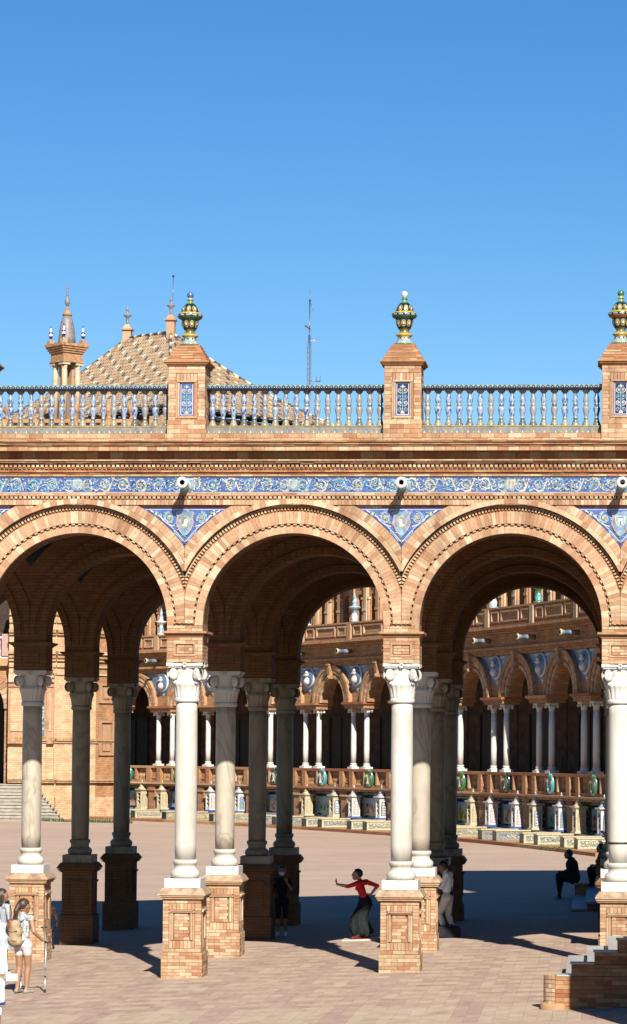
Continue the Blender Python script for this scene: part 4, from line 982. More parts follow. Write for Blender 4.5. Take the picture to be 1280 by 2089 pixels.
s=MB(); s.box(-.02,BW+.02,4.3,4.6,2.03,10.49,'dim_plaster',0); s.box(-.02,BW+.02,-.1,4.6,1.94,2.028,'terracotta')
s.box(CXB-1.3,CXB+1.3,4.27,4.299,2.03,6.2,'black',0); s.box(CXB-1.45,CXB-1.3,4.2,4.299,2.03,6.2,'dark_wood',0); s.box(CXB+1.3,CXB+1.45,4.2,4.299,2.03,6.2,'dark_wood',0); s.box(CXB-1.45,CXB+1.45,4.2,4.299,6.2,6.4,'dark_wood',0); s.box(CXB-.04,CXB+.04,4.22,4.269,2.03,6.2,'dark_wood',0)  # doors made wide and black, adding to the painted interior shade
for i in range(6): s.box(CXB-1.3,CXB+1.3,4.23,4.268,2.6+.6*i,2.64+.6*i,'dark_wood',0)
s.box(-.02,BW+.02,1.0,4.3,10.3,10.49,'dark_wood',0)
backw=s.mesh('back_wall')
s=MB(); s.box(-.05,BW+.05,-3.35,-2.9,-.55,-.24,'brick_red'); kerb=s.mesh('kerb')
for k in JS:
    if k>JS[0]:
        w=place(bay_wall,k,'arch_wall'); place(archivolt,k,'archivolt'); place(keystone,k,'keystone')
        b=place(bal_far,k,'balustrade'); place(gbal,k,'balusters')['kind']='stuff'; place(OV[(k*3+1)%5],k,'oval_medallion',x=CXB,z=2.58)
        place(par,k,'parapet'); place(upper,k,'upper_wall'); place(backw,k,'back_wall'); place(alc,k,'alcove'); place(MU[(k*2+1)%5],k,'tile_mural')
        place(BE[(k*2)%5],k,'tile_bench',x=1.15); place(BE[(k*2+3)%5],k,'tile_bench',x=BW-.95)
        place(TW[(k*2+1)%6],k,'shelf_tower',x=1.30,y=-.62); place(TW[(k*2+k//2)%6],k,'shelf_tower',x=BW-1.1,y=-.62); place(kerb,k,'kerb')
    jplace(sp_tile,k,'spandrel_tiles'); jplace(bust,k,'medallion'); jplace(imp,k,'impost_block'); jplace(pil,k,'pilaster'); jplace(GU[k%3],k,'urn'); jplace(gsp,k,'spout',x=-.1)
    for sx in (-.8,.8):
        c=jplace(gshaft,k,'column',x=sx,y=.42); 
        mk('capital',gcap,c); mk('base',gbase,c)
for k in (11,12):
    for me_,nm in ((bay_wall,'arch_wall'),(upper,'upper_wall'),(backw,'back_wall')): place(me_,k,nm)

# ------------------------------------------------------------------ brick pavilion at the left end
PAV=thing('brick_pavilion','sunlit brick pavilion with pilasters and narrow tile panel at the gallery left end','pavilion',(-35.5,172,-.4)); PAV.location=(0,0,0)
def seg(mb,a,b,z0,z1,off,th,k,t=0):
    a=Vector(a);b=Vector(b); d=(b-a).normalized(); nrm=Vector((d.y,-d.x))
    P=[a+nrm*off,b+nrm*off,b-nrm*th,a-nrm*th]
    mb.hexa([(p.x,p.y,z0) for p in P]+[(p.x,p.y,z1) for p in P],k,t)
PA=[(-38.3,171.3),(-35.25,171.6),(-32.9,173.2),(-31.75,174.6)]
for nm,(a,b),kf in (('wall',(PA[0],PA[1]),'far_brick_pale'),('wall',(PA[1],PA[2]),'far_brick_pale'),('wall',(PA[2],PA[3]),'far_brick')):
    s=MB(); seg(s,a,b,-.5,17,0,1.5,kf); s.build(nm,PAV)
    s=MB()
    for z0,z1,o,k in ((-.5,1.0,.12,'far_brick_pale'),(1.95,2.1,.22,'terracotta'),(2.1,2.16,.30,'brick'),(4.55,4.68,.10,'brick'),(4.68,4.85,.2,'terracotta'),(9.0,9.12,.10,'brick'),(9.5,9.62,.12,'brick'),(9.9,10.1,.16,'brick'),(10.1,10.35,.28,'terracotta'),(10.35,10.55,.42,'brick_pale'),(11.6,11.75,.16,'brick'),(11.75,11.95,.28,'terracotta'),(12.4,12.6,.12,'brick'),(12.9,13.0,.16,'brick')): seg(s,a,b,z0,z1,o,.2,k,.4)
    s.build('moulding',PAV,kind='stuff')
def onseg(a,b,t): return (a[0]+(b[0]-a[0])*t,a[1]+(b[1]-a[1])*t)
s=MB()
for t0,t1 in ((.0,.40),(.82,.97)):
    a,b=onseg(PA[0],PA[1],t0),onseg(PA[0],PA[1],t1); seg(s,a,b,4.86,8.2,.18,.05,'brick_pale',.3); seg(s,a,b,8.2,8.4,.26,.05,'brick',.3); seg(s,onseg(PA[0],PA[1],t0+.05),onseg(PA[0],PA[1],t1-.05),5.3,8.0,.24,.0,'far_brick_pale'); seg(s,a,b,4.5,4.9,.3,.0,'terracotta'); seg(s,a,b,2.2,4.2,.2,0,'far_brick_pale')
    seg(s,a,b,8.5,9.0,.22,.0,'brick_pale')
s.build('pilaster',PAV,kind='stuff')
s=MB()
a,b=onseg(PA[0],PA[1],.62),onseg(PA[0],PA[1],.80); seg(s,a,b,4.9,8.1,.06,0,'brick',.4); 
a,b=onseg(PA[0],PA[1],.655),onseg(PA[0],PA[1],.765); seg(s,a,b,5.0,8.0,.10,0,'slate')
d=(Vector(b)-Vector(a)); nn=Vector((d.y,-d.x)).normalized()*.12
for q in range(60):
    t=random.uniform(.12,.88); z=random.uniform(5.1,7.9); c=Vector(a)+d*t+nn*(1+.002*q); r=random.uniform(.03,.06); u=d.normalized()
    s.face([(c.x+u.x*r*math.cos(j*PI/2+.3),c.y+u.y*r*math.cos(j*PI/2+.3),z+1.5*r*math.sin(j*PI/2+.3)) for j in range(4)],random.choice(('sky_glaze','yellow','cream','white','teal')))
s.build('tile_panel',PAV,kind='stuff')
s=MB()
for z0,z1 in ((3.75,6.05),(7.2,8.5)):
    for t0,t1,za,zb,o in ((.12,.86,z0,z0+.14,.12),(.12,.86,z1-.14,z1,.12),(.12,.24,z0+.14,z1-.14,.12),(.74,.86,z0+.14,z1-.14,.12),(.32,.66,z0+.3,z1-.3,.06)):
        seg(s,onseg(PA[2],PA[3],t0),onseg(PA[2],PA[3],t1),za,zb,o,0,'brick_pale',.3)
s.build('wall_panel',PAV,kind='stuff')
# carved bracket cluster
s=MB()
for q in range(12):
    c=onseg(PA[0],PA[1],random.uniform(.80,.97)); s.lathe([(.02,-.1),(.09,0),(.02,.1)],'brick_pale',6,(c[0],c[1]-.3,random.uniform(8.5,9.4)),'z')
s.build('carved_bracket',PAV,kind='stuff')
# storey behind the balustrade
s=MB(); s.box(-42.5,-31.2,177,186,17,26.2,'far_brick',0); s.box(-42.8,-31.0,176.8,186,26.2,26.45,'terracotta'); s.build('upper_wall',PAV)
s=MB()
for x in (-42.3,-39.9,-37.6,-35.3,-33.0,-31.4):
    s.box(x-.3,x+.3,176.5,177.1,22,26.19,'brick_pale',.2)
    s.lathe([(.25,26.46),(.2,26.6),(.12,26.7),(.3,26.95),(.36,27.15),(.25,27.4),(.06,27.5)],'terracotta',10,(x,177.2,0))
s.box(-42.8,-31.0,176.6,177,25.3,25.5,'brick_red'); s.box(-42.8,-31.0,176.6,177,24.6,24.75,'brick')
for x in (-41,-38.7,-36.4,-34.1): s.box(x-.7,x+.7,176.85,176.99,22.5,24.4,'sky_glaze'); 
s.build('parapet_ornament',PAV,kind='stuff')
# bridging entrance wall further left
ENT=thing('entrance_wing','brick entrance wing with a dark arched doorway and white railing at the left edge','building',(-42,173,-.4)); ENT.location=(0,0,0)
s=MB(); n=14; c=(-41.2,8.0-1.2); Rr=2.35
for i in range(n):
    a,b=PI*i/n,PI*(i+1)/n; pa=(c[0]+Rr*math.cos(a),c[1]+Rr*math.sin(a)); pb=(c[0]+Rr*math.cos(b),c[1]+Rr*math.sin(b))
    s.face([(pb[0],172.6,pb[1]),(pa[0],172.6,pa[1]),(pa[0],172.6,9.6),(pb[0],172.6,9.6)],'far_brick')
    s.face([(pa[0],172.6,pa[1]),(pb[0],172.6,pb[1]),(pb[0],174,pb[1]),(pa[0],174,pa[1])],'far_brick')
s.box(-50,c[0]-Rr,172.6,174,-.5,9.6,'far_brick',0); s.box(c[0]+Rr,-38.4,172.6,174,-.5,9.6,'far_brick',0); s.box(-50,-38.4,172.2,174.5,9.601,10.1,'brick_red'); s.build('wall',ENT)
s=MB()
for i in range(24): s.sector(c[0],c[1],Rr,Rr+.6,PI*i/24,PI*(i+1)/24-.01,172.4,172.7,'brick_pale')
s.build('archivolt',ENT)
s=MB(); s.box(-50,-37,176.5,177,-.5,9.6,'black',0); s.build('dark_passage',ENT)
s=MB(); s.box(-50,-38.2,172.3,172.7,10.101,10.25,'white',0); s.box(-50,-38.2,172.3,172.7,11.4,11.55,'white',0); 
for x in (-49,-45.6,-42.2,-38.75): s.box(x-.25,x+.25,172.2,172.8,10.251,11.7,'pink',0)
for i in range(44):
    x=-49.6+i*.26; s.lathe([(.06,10.25),(.09,10.6),(.04,10.95),(.07,11.4)],'white',6,(x,172.5,0),cap=False)
s.build('railing',ENT,kind='stuff')
s=MB(); s.box(-56,-39,178,182,9.6,22,'dark_wood',0); s.build('roof_wall',ENT)
# steps up to it
STP=thing('stone_steps','pale stone steps rising to the dark doorway at the left edge','steps',(-38,169,-.4)); STP.location=(0,0,0)
for i in range(11):
    s=MB(); xr_=-33.8-.27*i; yf=166.8+.42*i; zt=-.4+.205*(i+1)
    s.box(-50,xr_-.06,yf+.06,174 if i==10 else yf+.6,-.5,zt-.07,'step_stone',0); s.box(-50,xr_,yf,174 if i==10 else yf+.5,zt-.069,zt,'step_stone',0); s.build('step',STP)

# ------------------------------------------------------------------ roofs and towers on the skyline
ROOF=thing('tiled_roof','hipped roof of tan tiles with diagonal rows of black and white tiles','roof',(-29.3,180,27.9)); ROOF.location=(0,0,0)
C_,E1,D1=Vector((-29.3,180,27.9)),Vector((-19.2,193.7,27.9)),Vector((-45.6,194.6,27.9)); A_=Vector((-30.95,190.3,34.4)); B_=Vector((-34.85,194.3,34.6))
for nm,ks_ in (('t',0),):
    pass
M['roof_tan']=ramp_mat('roof_tan',[(0,(.36,.24,.15)),(.5,(.43,.30,.19)),(1,(.49,.36,.24))],.8,.2,2,.2)
SAG=.075
def roof_face(P0,P1,Q0,Q1,name):
    # eave P0->P1 (left to right), top edge Q0->Q1
    e=(P1-P0); W_=e.length; e=e/W_; up_=((Q0+Q1)/2-P0); up_=up_-e*up_.dot(e); hz=Vector((up_.x,up_.y,0)); rise=up_.z; run=hz.length; hz=hz/run
    SL=math.hypot(run,rise); nu=int(W_/.30); nv=int(SL/.37)
    q0=(Q0-P0).dot(e); q1=(Q1-P0).dot(e)
    base=MB()
    for j in range(8):
        t0,t1=j/8,(j+1)/8; sg0,sg1=[Vector((0,0,-SAG*rise*math.sin(PI*t)-.06)) for t in (t0,t1)]
        base.face([P0.lerp(Q0,t0)+sg0,P1.lerp(Q1,t0)+sg0,P1.lerp(Q1,t1)+sg1,P0.lerp(Q0,t1)+sg1],'roof_tan')
    base.build('roof',ROOF)
    s=MB(); nrm=e.cross(Vector((hz.x*run,hz.y*run,rise)).normalized());
    if nrm.z<0: nrm=-nrm
    sl=(hz*run+Vector((0,0,rise)))/SL
    for j in range(nv):
        t0=j/nv; l=q0*(t0+.5/nv); r=W_+(q1-W_)*(t0+.5/nv)
        for i in range(nu):
            u=(i+.5)*W_/nu
            if not l<u<r: continue
            c=P0+e*u+sl*(t0*SL)-Vector((0,0,SAG*rise*math.sin(PI*t0)))
            d=(i+2*j)%6
            k='roof_tan'
            if d==0: k='cream' if j%2 else 'lead_dark'
            hw=W_/nu*.46; ln=SL/nv*1.08
            a0=c-e*hw+nrm*.02; a1=c-e*hw*.5+nrm*.11; a2=c+e*hw*.5+nrm*.11; a3=c+e*hw+nrm*.02
            t=random.random(); dv=sl*ln-nrm*.04-Vector((0,0,SAG*rise*(math.sin(PI*min(1,t0+1/nv))-math.sin(PI*t0))))
            for x,y in ((a0,a1),(a1,a2),(a2,a3)): s.face([x,y,y+dv,x+dv],k,t)
            s.face([a0,a3,a2,a1],k,t)
    s.build('roof_tiles',ROOF,kind='stuff')
roof_face(D1,C_,B_,A_,'l'); roof_face(C_,E1,A_,A_+Vector((.01,.01,0)),'r')
s=MB()
for P,Q in ((C_,A_),(E1,A_),(D1,B_),(B_,A_)):
    n=int((Q-P).length/.5)
    for i in range(n):
        a=P+(Q-P)*(i/n); b=P+(Q-P)*((i+1.05)/n); dz=SAG*(Q.z-P.z); s.tube([a+Vector((0,0,.08-dz*math.sin(PI*i/n))),b+Vector((0,0,.10-dz*math.sin(PI*min(1,(i+1)/n))))],[.12,.10],('cream','lead_dark')[i%2],6)
s.build('ridge_tiles',ROOF,kind='stuff')
s=MB()
for P,Q in ((C_,E1),(D1,C_)):
    n=int((Q-P).length/.8); d=(Q-P).normalized(); nn=Vector((d.y,-d.x,0))
    for i in range(n):
        a=P+(Q-P)*((i+.5)/n); s.tube([a+nn*.5-Vector((0,0,.2)),a-nn*1.5-Vector((0,0,.1))],.09,'dark_wood',4)
    seg(s,(P.x,P.y),(Q.x,Q.y),22,27.2,-.7,2,'pink' if 0 else 'far_brick_pale'); seg(s,(P.x,P.y),(Q.x,Q.y),27.25,27.5,-.3,2,'dark_wood')
s.build('eaves_wall',ROOF)
s=MB(); d=(C_-D1).normalized(); nn=Vector((d.y,-d.x,0)); s.tube([D1+nn*.1-Vector((0,0,.15)),C_+nn*.1-Vector((0,0,.15))],.13,'white',6); s.build('gutter',ROOF)
for P,h,hw,fin in ((A_,.9,.30,2.0),(B_,.65,.31,1.9)):
    s=MB(); s.box(P.x-hw,P.x+hw,P.y-hw,P.y+hw,P.z-.4,P.z+h,'brick_pale',.3); s.box(P.x-hw-.12,P.x+hw+.12,P.y-hw-.12,P.y+hw+.12,P.z+h+.001,P.z+h+.12,'brick',.3); s.frustum(P.x,P.y,P.z+h+.121,P.z+h+.5,hw,hw,.12,.12,'brick_pale'); t=s.build('roof_turret',ROOF)
    z=P.z+h+.48; q=MB(); q.lathe([(.16,0),(.08,.15),(.12,.3),(.1,.45),(.30,.62),(.30,.68),(.12,.75),(.08,1.0),(.12,1.06),(.05,1.2),(.01,1.4)],'lead',10,(P.x,P.y,z)); q.build('finial',t)
    if P is A_:
        q=MB(); q.tube([(P.x+.12,P.y,z+1.2),(P.x+.14,P.y,z+2.75)],.025,'metal',5); q.lathe([(.01,-.09),(.08,-.04),(.09,0),(.08,.04),(.01,.09)],'rubber',10,(P.x+.14,P.y,z+2.8)); q.build('lightning_rod',t)
LAN=thing('lantern_turret','slender turret with columns, flared cornice and pointed grey dome at the far left','turret',(-37.5,185,26)); 
LAN.location=(-37.5,185,0); LAN.rotation_euler=(0,0,PI/4)
s=MB(); s.box(-.65,.65,-.65,.65,24,27.4,'far_brick',0); s.build('base',LAN)
for sx in (-1,1):
    for sy in (-1,1):
        s=MB(); s.lathe([(.2,27.4),(.2,30.9),(.18,31.0),(.23,31.05),(.2,31.12),(.27,31.25)],'pale_stone',12,(sx*.55,sy*.55,0)); s.box(sx*.55-.3,sx*.55+.3,sy*.55-.3,sy*.55+.3,31.251,31.42,'cream',0); s.build('column',LAN)
s=MB(); s.box(-.38,-.18,-.38,.38,27.4,31.43,'brick',.3); s.box(.18,.38,-.38,.38,27.4,31.43,'brick',.3); s.build('inner_pier',LAN,kind='stuff')
s=MB()
for z0,z1,h in ((31.43,31.55,.90),(31.551,32.1,.80),(32.101,32.25,.89),(32.251,32.4,.97),(32.401,32.55,1.05),(32.551,32.75,1.13)): s.box(-h,h,-h,h,z0,z1,'terracotta',0)
s.build('cornice',LAN)
s=MB(); s.lathe([(.62,32.751),(.60,33.2),(.54,33.8),(.42,34.4),(.27,34.85)],'lead',20,fn=lambda a,z:1+.02*math.sin(a*10)); s.lathe([(.34,34.851),(.34,34.93),(.28,35.0),(.2,35.15),(.1,35.35),(.04,35.5)],'terracotta',14); s.build('dome',LAN)
s=MB(); s.lathe([(.04,35.5),(.1,35.55),(.19,35.75),(.17,35.95),(.06,36.15),(.05,36.3),(.09,36.33),(.04,36.38),(.06,36.5),(.07,36.7),(.04,36.75),(.09,36.78),(.03,36.85),(.07,37.0),(.02,37.2)],'lead',10); s.build('spire',LAN)
for sx in (-1,1):
    for sy in (-1,1):
        s=MB(); s.box(sx*.82-.2,sx*.82+.2,sy*.82-.2,sy*.82+.2,32.751,33.05,'brick',.3); s.lathe([(.08,33.05),(.06,33.15),(.16,33.35),(.17,33.5),(.10,33.65),(.07,33.7),(.06,33.95),(.02,34.1)],'white',10,(sx*.82,sy*.82,0),ks=['white','navy','white','navy','white','white','navy']); s.build('finial',LAN)
ANT=thing('antenna_mast','thin lattice antenna mast with small aerials against the sky','antenna',(-21.88,200,20)); ANT.location=(-21.88,200,0)
s=MB()
for dx,dy in ((-.13,-.08),(.13,-.08),(0,.14)): s.tube([(dx,dy,18),(dx,dy,34.6),(dx*.3,dy*.3,35.8)],.028,'metal',4)
for i in range(40):
    z=18+i*.42; s.tube([(-.13,-.08,z),(.13,-.08,z+.21),(-.13,-.08,z+.42)],.016,'metal',3)
s.tube([(0,0,35.5),(0,0,38.5)],.045,'metal',5); s.tube([(0,0,38.4),(.01,0,39.3)],.012,'metal',4); s.build('mast',ANT)
s=MB(); s.tube([(0,-.1,32.25),(.88,-.1,32.2)],.04,'metal',5)
for x in (.55,.85): s.tube([(x,-.1,31.8),(x,-.1,32.65)],.015,'metal',4)
s.tube([(0,-.1,35.35),(.9,-.1,35.35)],.03,'alu',5)
for i in range(7): s.tube([(.1+.12*i,-.1,35.2),(.1+.12*i,-.1,35.5)],.012,'alu',4)
s.tube([(-.35,-.1,36.45),(.08,-.1,36.2)],.04,'rubber',5)
for i in range(4): s.tube([(-.35+.12*i,-.1,36.2-.05*i),(-.35+.12*i,-.1,36.65-.06*i)],.012,'metal',4)
s.tube([(.02,0,38.3),(.3,0,37.6)],.02,'metal',4); s.lathe([(.02,-.12),(.08,0),(.02,.12)],'rubber',8,(.02,0,38.4)); s.build('aerials',ANT,kind='stuff')
# small roof ornaments seen between the balusters
def roof_urn(x,y,z,ka,kb,label):
    s=MB(); s.lathe([(.3,-6),(.3,-.4),(.4,-.35),(.4,-.25),(.2,-.2),(.16,0),(.4,.2),(.46,.4),(.3,.55),(.2,.6),(.26,.7),(.12,.9),(.16,1.0),(.02,1.15)],ka,12,ks=[ 'brick','brick',kb,ka,kb,ka,kb,ka,kb,ka,kb,ka,kb]); o=s.build('roof_urn',None,(x,y,z)); tag(o,label,'urn','glazed urns on the far roof')
roof_urn(-18.4,165,23.6,'teal','cream','pale green glazed roof urn seen between balusters just left of the mast')
roof_urn(-8.0,150,21.6,'yellow','green','yellow and green glazed roof urn seen between balusters right of the middle pillar')
roof_urn(-13.9,158,22.2,'white','navy','blue and white roof urn seen between balusters just left of the middle pillar')
roof_urn(-26.0,168,24.6,'yellow','dark_teal','yellow banded urn seen between balusters left of the left pillar')
# tall tower standing beyond the right edge (its shade falls across the square)
TWR=thing('brick_tower','tall square brick tower standing just right of the arcade, shading the square','tower',(9.5,59,0)); TWR.location=(0,0,0)
s=MB(); s.box(4.95,14.5,52,66.6,-.4,25.2,'wall_brick',0); s.build('shaft',TWR)
s=MB(); s.box(4.7,14.75,51.7,66.9,25.2,25.5,'terracotta'); s.box(4.9,14.5,51.9,66.7,9.6,10.0,'terracotta'); s.box(4.9,14.5,51.9,66.7,18,18.3,'terracotta'); s.build('cornice',TWR,kind='stuff')
for z in (11.5,19.5):
    for x in (7,9.7,12.4):
        s=MB(); s.box(x-.6,x+.6,51.94,51.99,z,z+3,'black',0); s.box(x-.8,x+.8,51.8,51.99,z-.25,z-.01,'terracotta'); s.build('window',TWR)

# ------------------------------------------------------------------ stairs on the right
STA=thing('staircase','brick staircase with grey marble treads and stepped cheek wall at the lower right','staircase',(-.2,43,gz(-.2,43))); STA.location=(0,0,0)
gs=.16
xs0=[-.50+.36*i for i in range(9)]
for i,x in enumerate(xs0):
    zt=.44+.18*i
    s=MB(); b=.02
    s.box(x+.03,8 if i==8 else x+.42,41.66,49.2,gs-.3,zt-.045,'stair_brick',0); s.build('riser',STA)
    s=MB(); P=[]
    y0,y1=41.66,49.22; x0,x1=x,x+.40
    pts=[(x0+.04,y0),(x1,y0),(x1,y1),(x0+.05,y1),(x0,y1-.06),(x0,y0+.05)]
    s.face([(u,v,zt) for u,v in pts],'stone'); s.face([(u,v,zt-.044) for u,v in pts][::-1],'stone')
    for j in range(len(pts)): s.face([(*pts[j],zt-.044),(*pts[(j+1)%len(pts)],zt-.044),(*pts[(j+1)%len(pts)],zt),(*pts[j],zt)],'stone')
    s.build('tread',STA)
# stepped cheek wall with a rounded newel end
s=MB(); zc=[.72+.188*i for i in range(9)]; xc=[-.37+.356*i for i in range(9)]
def cheek_bricks(mb,x0,x1,z0,z1,y):
    lay(mb,courses(x0,x1,z0,z1,.064,.25),y-.008,y+.05,'brick_red',.004)
s.box(-.62,4.0,41.42,41.66,gs-.3,.71,'mortar',0)
for i in range(1,9): s.box(xc[i-1],4.0,41.42,41.66,zc[i-1]-.008,zc[i]-.01,'mortar',0)
cheek=s.build('cheek_wall',STA)
s=MB()
cheek_bricks(s,-.62,4.0,gs-.05,.71,41.42)
for i in range(1,9): cheek_bricks(s,xc[i-1]+.0,4.0,zc[i-1],zc[i]-.012,41.42)
s.build('brickwork',cheek,kind='stuff')
for i in range(9):
    s=MB(); x0=-.60 if i==0 else xc[i-1]-.02; x1=xc[i]+ (0 if i<8 else 2)
    s.box(x0,x1,41.40,41.68,zc[i]-.011,zc[i]+.012,'stone'); s.build('coping',cheek)
s=MB(); z=gs-.1
while z<.70:
    for j in range(10):
        a=PI*.55+PI*.95*j/10; b=PI*.55+PI*.95*(j+1)/10-.02; r=.185; cx,cy=-.62,41.595
        if j%2==int(z*100)%2: pass
        P=[(cx+q*math.cos(t),cy+q*math.sin(t)) for q,t in ((r-.05,a),(r,a),(r,b),(r-.05,b))]
        s.hexa([(*p,z+.004) for p in P]+[(*p,z+.061) for p in P],'brick_pale')
    z+=.066
s.lathe([(.17,gs-.2),(.17,.69)],'mortar',18,(-.62,41.595,0)); nw=s.build('newel',STA)
s=MB(); s.lathe([(.24,gs-.2),(.24,gs+.10),(.215,gs+.13)],'brick_red',20,(-.62,41.595,0)); s.build('plinth',nw)
# flight on the far side, in the arcade's shade
ST2=thing('far_staircase','shaded stone stair flight rising behind the right-hand column','staircase',(0,72,0)); ST2.location=(0,0,0)
for i in range(7):
    x=-.63+.38*i; zt=.16+.175*i
    s=MB(); s.box(x,x+.43,68.5,77,zt-.05,zt,'stone',0); s.build('tread',ST2)
    s=MB(); s.box(x+.04,5 if i==6 else x+.42,68.55,76.9,-.3,zt-.051,'stair_brick',0); s.build('riser',ST2)
# unseen parapet added right of the camera's view, shaped to shade the cheek wall
SHP=thing('shade_parapet','sloping brick parapet added out of view to shade the staircase cheek wall','parapet',(3,38,.2)); SHP.location=(0,0,0)
s=MB(); y0,y1=37.75,38.05; xa,xb=.70,7.0
s.hexa([(xa,y0,0),(xb,y0,0),(xb,y1,0),(xa,y1,0),(xa,y0,3.72),(xb,y0,3.72+.53*(xb-xa)),(xb,y1,3.72+.53*(xb-xa)),(xa,y1,3.72)],'wall_brick',0); s.build('wall',SHP)
s=MB(); s.hexa([(xa-.0,y0-.05,3.725),(xb,y0-.05,3.725+.53*(xb-xa)),(xb,y1+.05,3.725+.53*(xb-xa)),(xa-.0,y1+.05,3.725),(xa-.0,y0-.05,3.80),(xb,y0-.05,3.80+.53*(xb-xa)),(xb,y1+.05,3.80+.53*(xb-xa)),(xa-.0,y1+.05,3.80)],'stone',0); s.build('coping',SHP)

# ------------------------------------------------------------------ people
M['skin']=mat('skin',(.75,.42,.28),.55,.05,20,0,.35)
M['skin_tan']=mat('skin_tan',(.47,.245,.14),.5,.05,20,0,.35)
M['hair_brown']=mat('hair_brown',(.075,.038,.02),.5,.3,30,.2,.4)
M['hair_black']=mat('hair_black',(.012,.01,.01),.4,.2,30,.2,.5)
M['red_cloth']=mat('red_cloth',(1.1,.03,.03),.8,.1,12,.1)
M['green_cloth']=mat('dark_green_cloth',(.008,.017,.016),.85,.25,9,.15)
M['white_cloth']=mat('white_cloth',(1.4,1.38,1.36),.85,.06,9,.15)
M['cream_cloth']=mat('cream_cloth',(1.15,1.06,.92),.85,.08,9,.15)
M['pink_white']=mat('pale_pink_cloth',(.86,.74,.74),.85,.05,9,.1)
M['grey_cloth']=mat('grey_cloth',(.50,.56,.62),.85,.1,9,.1)
M['dark_cloth']=mat('dark_cloth',(.018,.018,.026),.9,.2,9,.1)
M['navy_cloth']=mat('navy_cloth',(.02,.03,.09),.9,.2,9,.1)
M['brown_cloth']=mat('brown_cloth',(.08,.035,.022),.9,.2,9,.1)
M['floral']=mat('floral_cloth',(.80,.84,.80),.85,.02,34,0,.2,col2=(.12,.22,.20))
M['canvas']=mat('tan_canvas',(.50,.37,.22),.85,.1,9,.15)
M['denim']=mat('denim',(.10,.17,.34),.85,.15,12,.1)
M['red_shoe']=mat('red_leather',(.22,.02,.02),.35,.1,9)
M['shoe_grey']=mat('grey_canvas_shoe',(.42,.38,.32),.8,.1,9)
M['sole']=mat('white_rubber',(.75,.74,.70),.7,.05,9)
M['leather']=mat('brown_leather',(.30,.10,.045),.5,.2,8,.1)
M['plank']=mat('pale_wood_board',(.85,.76,.60),.7,.12,4,.1,stretch=(.3,4,1))
def ico(c,r,sc=(1,1,1),rot=None,sub=2):
    bm=bmesh.new(); bmesh.ops.create_icosphere(bm,subdivisions=sub,radius=1)
    Mx=Matrix.Translation(c)@(rot.to_4x4() if rot else Matrix.Identity(4))@Matrix.Diagonal((r*sc[0],r*sc[1],r*sc[2],1))
    bm.transform(Mx); v=[tuple(q.co) for q in bm.verts]; f=[tuple(q.index for q in p.verts) for p in bm.faces]; bm.free(); return v,f
def capsule(a,b,ra,rb,n=12,fl=1.0,side=None):
    """closed tapered limb; fl flattens it across 'side' normal"""
    a=Vector(a);b=Vector(b); d=(b-a); l=d.length or 1e-4; d=d/l
    u=(side-d*side.dot(d)).normalized() if side is not None else d.orthogonal().normalized(); w=d.cross(u)
    prof=[]
    for i in range(5): t=-PI/2+PI/2*i/4; prof.append((ra*math.cos(t),ra*math.sin(t)))
    for i in range(5): t=PI/2*i/4; prof.append((rb*math.cos(t),l+rb*math.sin(t)))
    v=[];f=[]
    for r,h in prof:
        for j in range(n):
            t=2*PI*j/n; v.append(tuple(a+d*h+u*(max(r,1e-4)*math.cos(t)*fl)+w*(max(r,1e-4)*math.sin(t))))
    for i in range(len(prof)-1):
        for j in range(n): f.append((i*n+j,i*n+(j+1)%n,(i+1)*n+(j+1)%n,(i+1)*n+j))
    f.append(tuple(range(n))[::-1]); e=(len(prof)-1)*n; f.append(tuple(e+j for j in range(n))); return v,f
def remesh(parts,name,vox,smooth=4):
    V=[];Fc=[]
    for v,f in parts:
        b=len(V); V+=v; Fc+=[tuple(b+i for i in q) for q in f]
    me=bpy.data.meshes.new(name); me.from_pydata(V,[],Fc); me.update()
    o=bpy.data.objects.new('tmp',me); COL.objects.link(o)
    r=o.modifiers.new('r','REMESH'); r.mode='VOXEL'; r.voxel_size=vox
    if smooth: sm=o.modifiers.new('s','SMOOTH'); sm.iterations=smooth; sm.factor=.5
    dg=bpy.context.evaluated_depsgraph_get(); me2=bpy.data.meshes.new_from_object(o.evaluated_get(dg)); me2.name=name
    bpy.data.objects.remove(o); bpy.data.meshes.remove(me)
    me2.polygons.foreach_set('use_smooth',[True]*len(me2.polygons)); return me2
